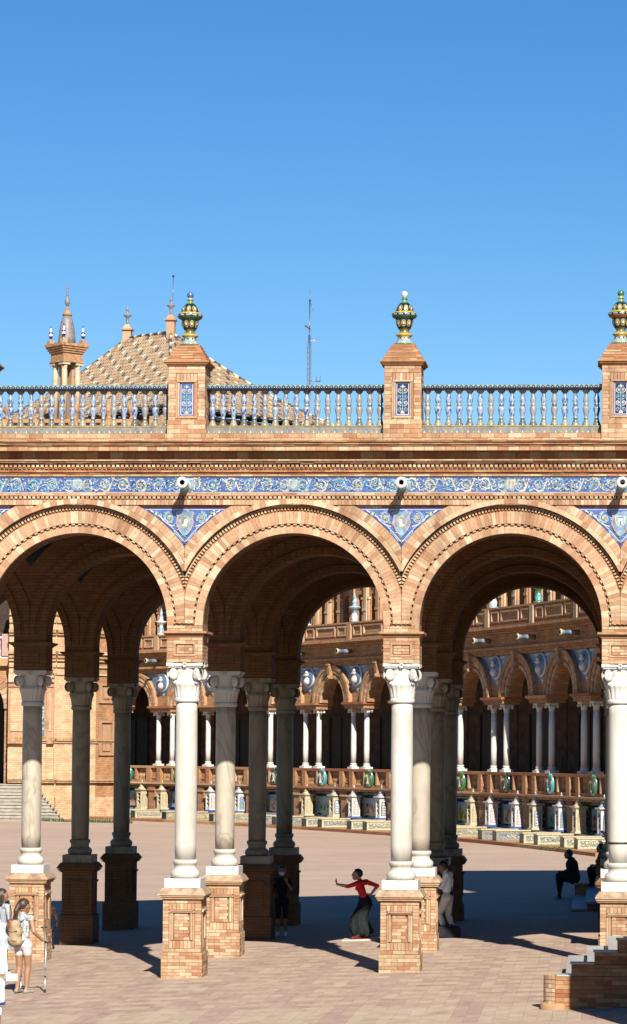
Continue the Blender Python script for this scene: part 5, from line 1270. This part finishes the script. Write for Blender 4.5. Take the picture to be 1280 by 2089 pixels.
class Person:
    """joints in a body frame: f forward, l left, u up; heading is the angle of f in the xy plane"""
    def __init__(s,h,heading,loc):
        s.h=h; s.loc=Vector(loc); s.F=Vector((math.cos(heading),math.sin(heading),0)); s.Lv=Vector((-s.F.y,s.F.x,0))
        J={}
        J['pelvis']=(0,0,.53);J['waist']=(0,0,.62);J['chest']=(.0,0,.74);J['neck']=(-.008,0,.83);J['head']=(.012,0,.93)
        for q,sg in (('l',1),('r',-1)):
            J['sh'+q]=(-.005,.105*sg,.805);J['el'+q]=(-.015,.135*sg,.635);J['wr'+q]=(.03,.145*sg,.49);J['ha'+q]=(.045,.145*sg,.44)
            J['hip'+q]=(0,.052*sg,.51);J['kn'+q]=(.012,.055*sg,.285);J['an'+q]=(-.012,.055*sg,.05);J['to'+q]=(.075,.065*sg,.018)
        s.J=J; s.bones=[]; s.fingers={}; s.headdir=Vector((1,0,0))
    def P(s,k):
        f,l,u=(s.J[k] if isinstance(k,str) else k); return (s.F*f+s.Lv*l+Vector((0,0,u)))*s.h
    def dirw(s,v): return s.F*v[0]+s.Lv*v[1]+Vector((0,0,v[2]))
    def build(s,label,mats,vox=.013,fem=True,group=None,eyes=False,bulk=1.0,shoe=True):
        h=s.h; root=thing('person',label,'person',s.loc,0,group); parts=[]; B=[]
        def bone(a,b,ra,rb,m,fl=1.,side=None):
            a=s.P(a) if not isinstance(a,Vector) else a; b=s.P(b) if not isinstance(b,Vector) else b
            parts.append(capsule(a,b,ra*h,rb*h,12,fl,side)); B.append((a,b,(ra+rb)/2*h,m))
        g=mats.get; top=g('top'); sl=g('sleeve',top); fo=g('forearm',g('skin')); bot=g('bottom'); th=g('thigh',bot); ca=g('calf',th); sk=g('skin'); ft=g('foot','shoe_grey'); ne=g('neck',sk)
        Fw=s.F
        k=bulk
        bone('hipl','hipr',.058*k,.058*k,bot); bone('pelvis','waist',.062*k,.052*k,g('waist',bot),1.0,Fw)
        w=.9 if fem else 1.05
        for sg in (.042,-.042):
            a=s.J['waist'];c=s.J['chest']; bone((a[0],a[1]+sg*.7,a[2]),(c[0],c[1]+sg,c[2]),.048*w*k,.055*w*k,top)
        bone('shl','shr',.036*k,.036*k,top); bone('chest','neck',.055*k,.036,top)
        if fem: 
            c=s.J['chest']
            for sg in (.04,-.04): bone((c[0]+.035,c[1]+sg,c[2]-.005),(c[0]+.045,c[1]+sg,c[2]-.012),.032,.028,top)
        for q in 'lr':
            bone('sh'+q,'el'+q,.032*k,.024*k,sl); bone('el'+q,'wr'+q,.024*k,.0165,fo)
            bone('hip'+q,'kn'+q,.054*k,.036*k,th); 
            kn=Vector(s.J['kn'+q]);an=Vector(s.J['an'+q]); mid=kn*.65+an*.35+Vector((-.006,0,0))
            bone('kn'+q,tuple(mid),.034*k,.033*k,ca); bone(tuple(mid),'an'+q,.033*k,.021,g('shin',ca))
            to=Vector(s.J['to'+q]); heel=an*1.0+Vector((-.02,0,-.028)); bone(tuple(heel),tuple(to),.024,.019,ft); bone('an'+q,tuple(an*.5+to*.5),.024,.022,ft)
        # neck, head, face
        hd=s.P('head'); bone('neck',s.P('neck').lerp(hd,.7),.030,.028,ne)
        D=s.dirw(s.headdir).normalized(); upv=Vector((0,0,1)); rt=D.cross(upv).normalized(); u2=rt.cross(D)
        rot=Matrix((D,-rt,u2)).transposed()
        parts.append(ico(hd,.066*h,(1.02,.84,1.12),rot)); B.append((hd,hd,.066*h,sk))
        ch=hd+D*.028*h-u2*.044*h; parts.append(ico(ch,.040*h,(.95,.85,.9),rot)); B.append((ch,ch,.04*h,sk))
        no=hd+D*.066*h-u2*.014*h; parts.append(capsule(hd+D*.058*h+u2*.012*h,no,.010*h,.013*h)); B.append((no,no,.012*h,sk))
        for sg in (-1,1): 
            e=hd+rt*sg*.057*h-u2*.008*h; parts.append(ico(e,.017*h,(.7,.35,1.1),rot)); B.append((e,e,.014*h,sk))
        # hands: palm, four fingers, thumb
        for q,sg in (('l',1),('r',-1)):
            wr=s.P('wr'+q); ha=s.P('ha'+q); d=(ha-wr).normalized()
            pn=s.fingers.get(q,{}).get('palm'); curl=s.fingers.get(q,{}).get('curl',.5); spread=s.fingers.get(q,{}).get('spread',.12)
            pn=s.dirw(pn).normalized() if pn else s.Lv*(-sg)
            pn=(pn-d*pn.dot(d)).normalized(); ac=d.cross(pn)
            fr=(1 if ac.dot(s.F)>0 else -1)
            ac=ac*fr                                     # towards the thumb side
            pe=wr+d*.052*h
            parts.append(capsule(wr+d*.008*h,pe,.016*h,.022*h,12,.5,pn)); B.append((wr,pe,.018*h,sk))
            for i,(off,ln) in enumerate(((.017,.042),(.006,.047),(-.006,.044),(-.017,.034))):
                b0=pe+ac*off*h*.95-d*.006*h; d1=(d+ac*(off/.017)*spread+pn*curl*.5).normalized(); d2=(d+ac*(off/.017)*spread*.6+pn*curl*1.5).normalized()
                m1=b0+d1*ln*.55*h; m2=m1+d2*ln*.5*h
                parts.append(capsule(b0,m1,.0062*h,.0056*h,8)); parts.append(capsule(m1,m2,.0056*h,.0045*h,8)); B.append((b0,m2,.006*h,sk))
            t0=wr+d*.018*h+ac*.013*h; t1=t0+(d*.7+ac*.8+pn*.3).normalized()*.026*h; t2=t1+(d*.95+ac*.3+pn*.35).normalized()*.022*h
            parts.append(capsule(t0,t1,.009*h,.0068*h,8)); parts.append(capsule(t1,t2,.0066*h,.0052*h,8)); B.append((t0,t2,.007*h,sk))
        me=remesh(parts,'body',vox,3)
        keys=[];idx=[]
        for b in B:
            if b[3] not in keys: keys.append(b[3])
            idx.append(keys.index(b[3]))
        for kk in keys: me.materials.append(M[kk])
        n=len(me.polygons); ce=np.empty(n*3); me.polygons.foreach_get('center',ce); ce=ce.reshape(-1,3)
        best=np.full(n,1e9); mi=np.zeros(n,int)
        for (a,b,r,_),ii in zip(B,idx):
            a=np.array(a);b=np.array(b); d=b-a; l2=d@d
            t=np.clip(((ce-a)@d)/l2,0,1) if l2>1e-9 else np.zeros(n)
            ds=np.linalg.norm(ce-(a+t[:,None]*d),axis=1)-r
            k_=ds<best; best[k_]=ds[k_]; mi[k_]=ii
        me.polygons.foreach_set('material_index',mi.tolist()); me.update()
        s.body=mk('body',me,root); s.root=root; s.hd=hd; s.D=D; s.rt=rt; s.u2=u2; s.rot=rot
        if eyes:
            for sg in (-1,1):
                v,f=ico(hd+D*.059*h+rt*sg*.024*h+u2*.006*h,.0085*h,(1,1.3,.8),rot,1); m_=bpy.data.meshes.new('eye'); m_.from_pydata(v,[],f); m_.materials.append(M['hair_black']); mk('eye',m_,root)
        return root
    def hair(s,k,kind='short'):
        h=s.h; hd,D,rt,u2=s.hd,s.D,s.rt,s.u2; P=[ico(hd-D*.014*h+u2*.018*h,.069*h,(1.02,.93,1.05),s.rot)]
        if kind in('bun','bunhigh'): P.append(ico(hd-D*.075*h+u2*(.02 if kind=='bun' else .06)*h,.030*h))
        if kind=='pony':
            P.append(capsule(hd-D*.06*h+u2*.03*h,hd-D*.095*h-u2*.06*h,.026*h,.03*h)); P.append(capsule(hd-D*.095*h-u2*.06*h,hd-D*.08*h-u2*.17*h,.03*h,.014*h))
        if kind=='long':
            P.append(capsule(hd-D*.035*h,hd-D*.05*h-u2*.12*h,.062*h,.045*h)); 
            for sg in (-1,1): P.append(capsule(hd+rt*sg*.05*h,hd+rt*sg*.05*h-u2*.11*h-D*.02*h,.026*h,.02*h))
        if kind=='quiff': P.append(ico(hd+D*.03*h+u2*.05*h,.04*h,(1.2,1.2,.7),s.rot))
        me=remesh(P,'hair',.012,2); me.materials.append(M[k])
        # clear the face: push hair behind the face plane
        for v in me.vertices:
            w=v.co-hd; fx=w.dot(D); uz=w.dot(u2)
            lim=.035*h if uz>.045*h else (.028*h if uz>.03*h else .0)
            if fx>lim: v.co-=D*(fx-lim)*.95
        me.update(); return mk('hair',me,s.root)
def skirt(rings,k,parent,name='skirt',folds=9,amp=.06,n=48):
    """rings: (centre, rx, ry) from waist to hem"""
    s=MB(); b=0
    for i,(c,rx,ry) in enumerate(rings):
        t=i/(len(rings)-1)
        for j in range(n):
            a=2*PI*j/n; q=1+amp*t*(math.sin(folds*a+.7*i*.3)+.5*math.sin((folds*2-3)*a+1))
            s.v.append((c[0]+rx*q*math.cos(a),c[1]+ry*q*math.sin(a),c[2]+.012*t*math.sin(folds*a+1)))
    for i in range(len(rings)-1):
        for j in range(n):
            s.f.append((i*n+j,i*n+(j+1)%n,(i+1)*n+(j+1)%n,(i+1)*n+j)); s.m.append(s.mi(k)); s.t.append(0); s.sm.append(True)
    s.f.append(tuple(range(n))[::-1]); s.m.append(0); s.t.append(0); s.sm.append(False)
    return s.build(name,parent)

# flamenco dancer on her board (faces left)
dx,dy=-5.23,59.35
gd=gz(dx,dy)+.028
D_=Person(1.60,PI,(dx,dy,gd)); J=D_.J
J['pelvis']=(-.07,0,.50);J['waist']=(-.03,0,.60);J['chest']=(.015,0,.715);J['neck']=(.015,0,.80);J['head']=(.062,0,.895)
J['shl']=(.055,.10,.775);J['shr']=(-.06,-.085,.79)
J['ell']=(.18,.125,.735);J['wrl']=(.335,.11,.765);J['hal']=(.345,.11,.82)
J['elr']=(-.215,-.13,.735);J['wrr']=(-.125,-.09,.615);J['har']=(-.085,-.08,.60)
J['hipl']=(-.07,.05,.48);J['hipr']=(-.07,-.05,.48);J['knl']=(.10,.06,.27);J['knr']=(.02,-.06,.26);J['anl']=(.035,.055,.055);J['anr']=(-.085,-.055,.06);J['tol']=(.12,.06,.018);J['tor']=(.0,-.06,.018)
D_.fingers={'l':dict(palm=(1,0,.1),curl=-.12,spread=.30),'r':dict(palm=(.3,1,-.2),curl=.6)}
D_.headdir=Vector((1,.18,.06))
dr=D_.build('dancing woman in red top and long dark green skirt, one arm stretched out',dict(top='red_cloth',sleeve='red_cloth',forearm='skin',bottom='green_cloth',waist='green_cloth',thigh='green_cloth',calf='skin',skin='skin',foot='red_shoe'),.0085,True,None,True,1.16)
D_.hair('hair_black','quiff')
def w(f,l,u): return tuple(D_.P((f,l,u)))
h_=1.6
skirt([(w(-.028,0,.615),.10,.09),(w(-.05,0,.56),.135,.125),(w(-.055,0,.48),.165,.15),(w(-.005,0,.38),.17,.16),(w(.035,0,.28),.185,.18),(w(.02,0,.18),.235,.22),(w(.0,0,.115),.255,.25),(w(-.01,0,.075),.225,.22)],'green_cloth',dr,'skirt',8,.10)
s=MB(); s.box(-.42,.33,-.30,.30,0,.027,'plank'); tag(s.build('wooden_board',None,(dx+.02,dy,gz(dx,dy)+.004),(0,-.0348,0)),'flat pale wooden board under the dancing woman','board')
# man leaning behind the middle pedestal
mx_,my_=-3.33,59.85
P_=Person(1.72,PI*.93,(mx_,my_,gz(mx_,my_))); J=P_.J
J['chest']=(.0,0,.735);J['neck']=(.02,0,.825);J['head']=(.06,0,.905); P_.headdir=Vector((1,.1,-.42))
J['ell']=(.03,.14,.645);J['wrl']=(.14,.08,.66);J['hal']=(.18,.05,.69);J['elr']=(.02,-.14,.64);J['wrr']=(.14,-.06,.65);J['har']=(.175,-.03,.68)
J['knl']=(.10,.05,.29);J['anl']=(.0,.06,.05);J['tol']=(.08,.07,.018); J['knr']=(-.0,-.05,.285);J['anr']=(-.07,-.05,.05);J['tor']=(.01,-.06,.018)
P_.fingers={'l':dict(palm=(.2,-1,.2),curl=.9),'r':dict(palm=(.2,1,.2),curl=.9)}
r=P_.build('dark-haired man in white shirt and pale trousers, head bowed behind the middle pedestal',dict(top='white_cloth',sleeve='white_cloth',forearm='white_cloth',bottom='cream_cloth',waist='navy_cloth',thigh='cream_cloth',skin='skin_tan',foot='white_cloth'),.013,False,None,False,1.2)
P_.hair('hair_black','bunhigh')
bx=-3.28; s=MB(); s.box(-.24,.24,-.2,.2,.02,.22,'dark_cloth',0); s.frustum(0,0,.221,.26,.24,.2,.22,.18,'dark_cloth',0); b_=s.build('case_body')
bt=thing('amplifier_case','low black case on the paving behind the middle pedestal','case',(bx+.02,59.5,gz(bx,59.5))); b_.parent=bt; b_.name='body'
s=MB(); s.tube([(-.08,0,.26),(-.06,0,.29),(.06,0,.29),(.08,0,.26)],.012,'dark_cloth',6); s.build('handle',bt)
for sx in (-.19,.19):
    s=MB(); s.lathe([(.03,0),(.03,.021)],'rubber',8,(sx,0,0)); s.build('foot',bt)
# masked woman in the shade
wx,wy=-7.27,61.5
P_=Person(1.62,-PI*.5,(wx,wy,gz(wx,wy))); J=P_.J; J['ell']=(.02,.15,.65);J['wrl']=(.12,.085,.77);J['hal']=(.13,.06,.82)
P_.fingers={'l':dict(palm=(-1,0,0),curl=.8)}
r=P_.build('woman in dark clothes and white face mask, in the shade by the inner pedestal',dict(top='dark_cloth',sleeve='dark_cloth',bottom='dark_cloth',thigh='dark_cloth',calf='skin_tan',skin='skin_tan',foot='white_cloth'),.013,True,None,True)
P_.hair('hair_black','long')
v,f=ico(P_.hd+P_.D*.038*P_.h-P_.u2*.028*P_.h,.05*P_.h,(.8,.8,.75),P_.rot); m_=bpy.data.meshes.new('face_mask'); m_.from_pydata(v,[],f); m_.materials.append(M['white_cloth']); mk('face_mask',m_,r)
# girl on crutches (seen from behind, looking right)
gx,gy=-10.19,47.0
G_=Person(1.66,PI*.36,(gx,gy,gz(gx,gy))); J=G_.J
J['elr']=(-.03,-.16,.665);J['wrr']=(.10,-.185,.565);J['har']=(.15,-.19,.56); J['ell']=(.02,.15,.65);J['wrl']=(.12,.15,.55);J['hal']=(.16,.15,.54)
J['hipr']=(0,-.052,.515);J['knr']=(.03,-.045,.29);J['anr']=(-.0,-.05,.05);J['tor']=(.09,-.065,.018); J['anl']=(-.03,.05,.055)
G_.headdir=Vector((1,-.45,-.12)); G_.fingers={'r':dict(palm=(0,0,-1),curl=1.1),'l':dict(palm=(0,0,-1),curl=1.1)}
r=G_.build('girl with ponytail in white shorts and floral sleeveless top, standing on crutches',dict(top='floral',sleeve='skin_tan',forearm='skin_tan',bottom='pink_white',waist='pink_white',thigh='skin_tan',skin='skin_tan',foot='shoe_grey'),.010,True)
G_.hair('hair_brown','pony')
s=[]
P=[]
for q in 'lr': P.append(capsule(G_.P('hip'+q),G_.P('hip'+q).lerp(G_.P('kn'+q),.36),0.059*1.66,.051*1.66))
P.append(capsule(G_.P('pelvis'),G_.P('waist'),.064*1.66,.056*1.66)); P.append(capsule(G_.P('hipl'),G_.P('hipr'),.061*1.66,.061*1.66))
me=remesh(P,'shorts',.012,2); me.materials.append(M['pink_white']); mk('shorts',me,r)
# rucksack
bk=thing('rucksack','tan canvas rucksack on the back of the girl with crutches','bag',G_.loc+G_.P((-.09,.03,.66)),math.atan2(G_.F.y,G_.F.x))
P=[capsule((-.02,0,-.15),(-.02,0,.12),.125,.10,14,1.0)]; P+= [capsule((-.025,-.06,-.17),(-.025,.06,-.17),.085,.085),capsule((-.02,-.05,0),(-.02,.05,0),.095,.095),capsule((-.02,-.04,.13),(-.02,.04,.13),.07,.07)]
me=remesh(P,'pouch',.014,2); me.materials.append(M['canvas']); mk('pouch',me,bk)
P=[capsule((-.095,-.05,-.13),(-.095,.05,-.13),.055,.055)]; me=remesh(P,'pocket',.012,2); me.materials.append(M['canvas']); mk('pocket',me,bk)
s=MB(); s.tube([(-.10,-.10,.02),(-.125,0,.0),(-.10,.10,.02)],.009,'dark_cloth',5); s.build('zip',bk)
for sg in (-1,1):
    s=MB(); s.tube([(.02,sg*.06,.17),(.10,sg*.10,.21),(.20,sg*.11,.15),(.23,sg*.12,.0),(.14,sg*.13,-.12),(.02,sg*.10,-.2)],.016,'denim' if sg<0 else 'canvas',6); s.build('strap',bk)
# crutches
def crutch(hand,foot,lean,label):
    hand=Vector(hand); foot=Vector(foot); root=thing('crutch',label,'crutch',foot); d=(hand-foot); 
    s=MB(); s.tube([(0,0,.05),tuple(d*.55)],.0135,'alu',8); s.build('lower_tube',root)
    s=MB(); s.tube([tuple(d*.5),tuple(d),tuple(d+Vector(lean)*.5+Vector((0,0,.12))),tuple(d+Vector(lean)+Vector((0,0,.27)))],.017,'alu',8); s.build('upper_tube',root)
    s=MB(); s.lathe([(.025,0),(.022,.02),(.018,.06)],'rubber',10); s.build('rubber_tip',root)
    s=MB(); e=Vector((G_.F.x,G_.F.y,0))*.12; s.tube([tuple(d-e*.25),tuple(d+e)],[.017,.02],'rubber',8); s.build('hand_grip',root)
    s=MB(); c=d+Vector(lean)+Vector((0,0,.27))
    s.tube([tuple(c+Vector((.05*math.cos(a),.05*math.sin(a),0))) for a in [i*.5 for i in range(10)]],.012,'rubber',6); s.build('arm_cuff',root)
    s=MB(); s.lathe([(.019,0),(.019,.03)],'rubber',8,tuple(d*.3)); s.build('clip',root)
hr=G_.loc+G_.P('har')+Vector((0,0,-.03)); hl=G_.loc+G_.P('hal')+Vector((0,0,-.03))
fr_=(hr.x+.0,hr.y-.05,gz(hr.x,hr.y-.05)); fl_=(hl.x-.02,hl.y+.1,gz(hl.x-.02,hl.y+.1))
crutch(hr,fr_,(-.03,-.05,0),'aluminium crutch under the girl\'s right hand, nearest the camera'); crutch(hl,fl_,(-.03,-.05,0),'aluminium crutch on the girl\'s left side, half hidden by her legs')
# woman at the very left
wx,wy=-11.62,51.6
P_=Person(1.66,PI*.30,(wx,wy,gz(wx,wy))); J=P_.J; J['elr']=(.0,-.14,.64);J['wrr']=(.10,-.12,.58);J['har']=(.14,-.11,.58); P_.headdir=Vector((1,-.5,-.05))
r=P_.build('brown-haired woman in pale grey top and white skirt, cut by the left edge',dict(top='grey_cloth',sleeve='grey_cloth',bottom='white_cloth',thigh='white_cloth',calf='skin_tan',skin='skin_tan',foot='sole'),.014,True); P_.hair('hair_brown','long')
c=lambda u:tuple(P_.P((0,0,u)))
skirt([(c(.62),.14,.13),(c(.52),.185,.18),(c(.42),.21,.20),(c(.30),.23,.22)],'grey_cloth',r,'skirt',7,.05)
bg_=thing('shoulder_bag','brown leather shoulder bag held by the woman at the left edge','bag',P_.loc+P_.P((.0,-.16,.60)))
me=remesh([capsule((0,-.04,-.06),(0,.04,-.06),.09,.09),capsule((0,-.03,.04),(0,.03,.04),.07,.07)],'pouch',.014,2); me.materials.append(M['leather']); mk('pouch',me,bg_)
s=MB(); s.tube([(0,-.06,.06),(.0,-.05,.25),(-.02,.02,.36),(0,.06,.25),(0,.06,.06)],.011,'leather',6); s.build('strap',bg_)
# someone half hidden behind the left pedestal
hx,hy=-12.22,58.7
P_=Person(1.62,PI*.5,(hx,hy,gz(hx,hy)-.0)); J=P_.J
J['pelvis']=(-.1,0,.30);J['waist']=(-.09,0,.38);J['chest']=(-.03,0,.50);J['neck']=(.01,0,.58);J['head']=(.05,0,.665)
for q,sg in (('l',1),('r',-1)):
    J['sh'+q]=(-.02,.105*sg,.56);J['el'+q]=(.02,.14*sg,.41);J['wr'+q]=(.14,.12*sg,.33);J['ha'+q]=(.19,.11*sg,.32);J['hip'+q]=(-.1,.055*sg,.29);J['kn'+q]=(.16,.06*sg,.29);J['an'+q]=(.15,.06*sg,.05);J['to'+q]=(.24,.06*sg,.018)
r=P_.build('seated person in dark clothes half hidden behind the left-hand pedestal',dict(top='brown_cloth',sleeve='brown_cloth',bottom='dark_cloth',thigh='dark_cloth',skin='skin_tan',foot='dark_cloth'),.014,False); P_.hair('hair_black','short')
st=thing('folding_stool','small dark stool under the person behind the left-hand pedestal','stool',(hx,hy-.16,gz(hx,hy-.16)))
s=MB(); s.box(-.18,.18,-.16,.16,.37,.405,'dark_cloth',0); s.build('seat',st)
for sx in (-.15,.15):
    for sy in (-.13,.13): s=MB(); s.tube([(sx,sy,0),(sx*.8,sy*.8,.37)],.012,'metal',6); s.build('leg',st)
# phone holder at the lower left
px_,py_=-8.69,38.0
P_=Person(1.68,PI*.42,(px_,py_,gz(px_,py_))); J=P_.J; J['elr']=(.01,-.12,.64);J['wrr']=(.10,-.06,.665);J['har']=(.13,-.045,.69); J['ell']=(.01,.12,.64);J['wrl']=(.10,.06,.665);J['hal']=(.13,.045,.69)
r=P_.build('person in white shorts with blue hem, cut off at the lower left corner',dict(top='white_cloth',sleeve='white_cloth',bottom='white_cloth',thigh='white_cloth',calf='skin_tan',skin='skin',foot='sole'),.013,False); P_.hair('hair_brown','short')
P=[]
for q in 'lr': P.append(capsule(P_.P('hip'+q),P_.P('hip'+q).lerp(P_.P('kn'+q),.62),.066*1.68,.062*1.68))
P.append(capsule(P_.P('hipl'),P_.P('hipr'),.07*1.68,.07*1.68)); me=remesh(P,'shorts',.013,2); me.materials.append(M['white_cloth']); mk('shorts',me,r)
for q in 'lr':
    c=P_.P('hip'+q).lerp(P_.P('kn'+q),.68); s=MB(); s.lathe([(.112,-.02),(.114,.02)],'violet',18,tuple(c)); s.build('hem_band',r)
s=MB(); s.box(-.085,.085,-.005,.005,-.05,.05,'white_cloth',0); tag(s.build('paper_leaflet',None,tuple(P_.loc+P_.P((.14,.0,.625))+Vector((.18,.0,-.1)))),'small white sheet held out at the left edge, above the paving','leaflet')
# people on the shaded steps
def sitter(x,y,z,hd,label,mats,hair,gl):
    P_=Person(1.68,hd,(x,y,z)); J=P_.J
    J['pelvis']=(0,0,.07);J['waist']=(.0,0,.16);J['chest']=(.03,0,.28);J['neck']=(.05,0,.365);J['head']=(.09,0,.455)
    for q,sg in (('l',1),('r',-1)):
        J['sh'+q]=(.035,.105*sg,.345);J['el'+q]=(.06,.14*sg,.19);J['wr'+q]=(.19,.09*sg,.15);J['ha'+q]=(.23,.07*sg,.16);J['hip'+q]=(0,.055*sg,.06);J['kn'+q]=(.24,.07*sg,.085);J['an'+q]=(.235,.07*sg,gl+.05);J['to'+q]=(.33,.075*sg,gl+.018)
    r=P_.build(label,mats,.014,False,None,False,1.9); P_.hair(hair,'short'); return P_
gg=gz(-1,75.2)
sitter(-.62,75.2,.53,PI*1.0,'dark seated figure in shadow on the far steps, pale shoes',dict(top='dark_cloth',sleeve='dark_cloth',forearm='dark_cloth',bottom='dark_cloth',thigh='dark_cloth',skin='skin_tan',foot='grey_cloth'),'hair_black',(gg-.53)/1.68)
s=MB(); s.box(-.17,.2,-.22,.22,-.0,.30,'stair_brick',0); s.box(-.2,.23,-.25,.25,.301,.34,'stone',0); o=s.build('seat_block'); o.parent=ST2; o.location=(-.42,75.2,.16); o.name='seat_block'
sitter(.28,75.9,.68,PI*.92,'second shadowed figure sitting behind the right-hand column',dict(top='navy_cloth',sleeve='navy_cloth',forearm='skin_tan',bottom='dark_cloth',thigh='dark_cloth',skin='skin_tan',foot='dark_cloth'),'hair_black',-.2)
P_=Person(1.7,PI*.9,(.62,95,gz(.6,95))); J=P_.J; J['ell']=(.10,.14,.75);J['wrl']=(.20,.10,.83);J['hal']=(.24,.08,.86); J['elr']=(.12,-.12,.74);J['wrr']=(.21,-.06,.83);J['har']=(.25,-.04,.86)
r=P_.build('person in navy mostly hidden by the right-hand column, one hand showing',dict(top='navy_cloth',sleeve='skin',forearm='skin',bottom='navy_cloth',thigh='navy_cloth',skin='skin',foot='dark_cloth'),.013,False); P_.hair('hair_brown','short')

# ------------------------------------------------------------------ weeds along the kerb
def tuft(x0,x1,yf,n,hmax):
    s=MB()
    for i in range(n):
        x=random.uniform(x0,x1); y=yf(x)+random.uniform(-.25,.25); z=gz(x,y); h=random.uniform(.3,1)*hmax; a=random.uniform(0,6.28); b=random.uniform(.05,.16)
        s.face([(x-.03*math.cos(a),y-.03*math.sin(a),z-.02),(x+.03*math.cos(a),y+.03*math.sin(a),z-.02),(x+b*math.cos(a+1),y+b*math.sin(a+1),z+h)],'grass')
    return s
s=tuft(-35.6,-28.5,lambda x:166.6-.75*(x+35.6)*.75,500,.35); s.build('grass',None,kind='stuff')
k0=joint(0,3.4); k1=joint(1,3.4)
s=tuft(-2.6,-1.2,lambda x:k0[1]+(k1[1]-k0[1])*(x-k0[0])/(k1[0]-k0[0])-.2,260,.3); s.build('grass',None,kind='stuff')
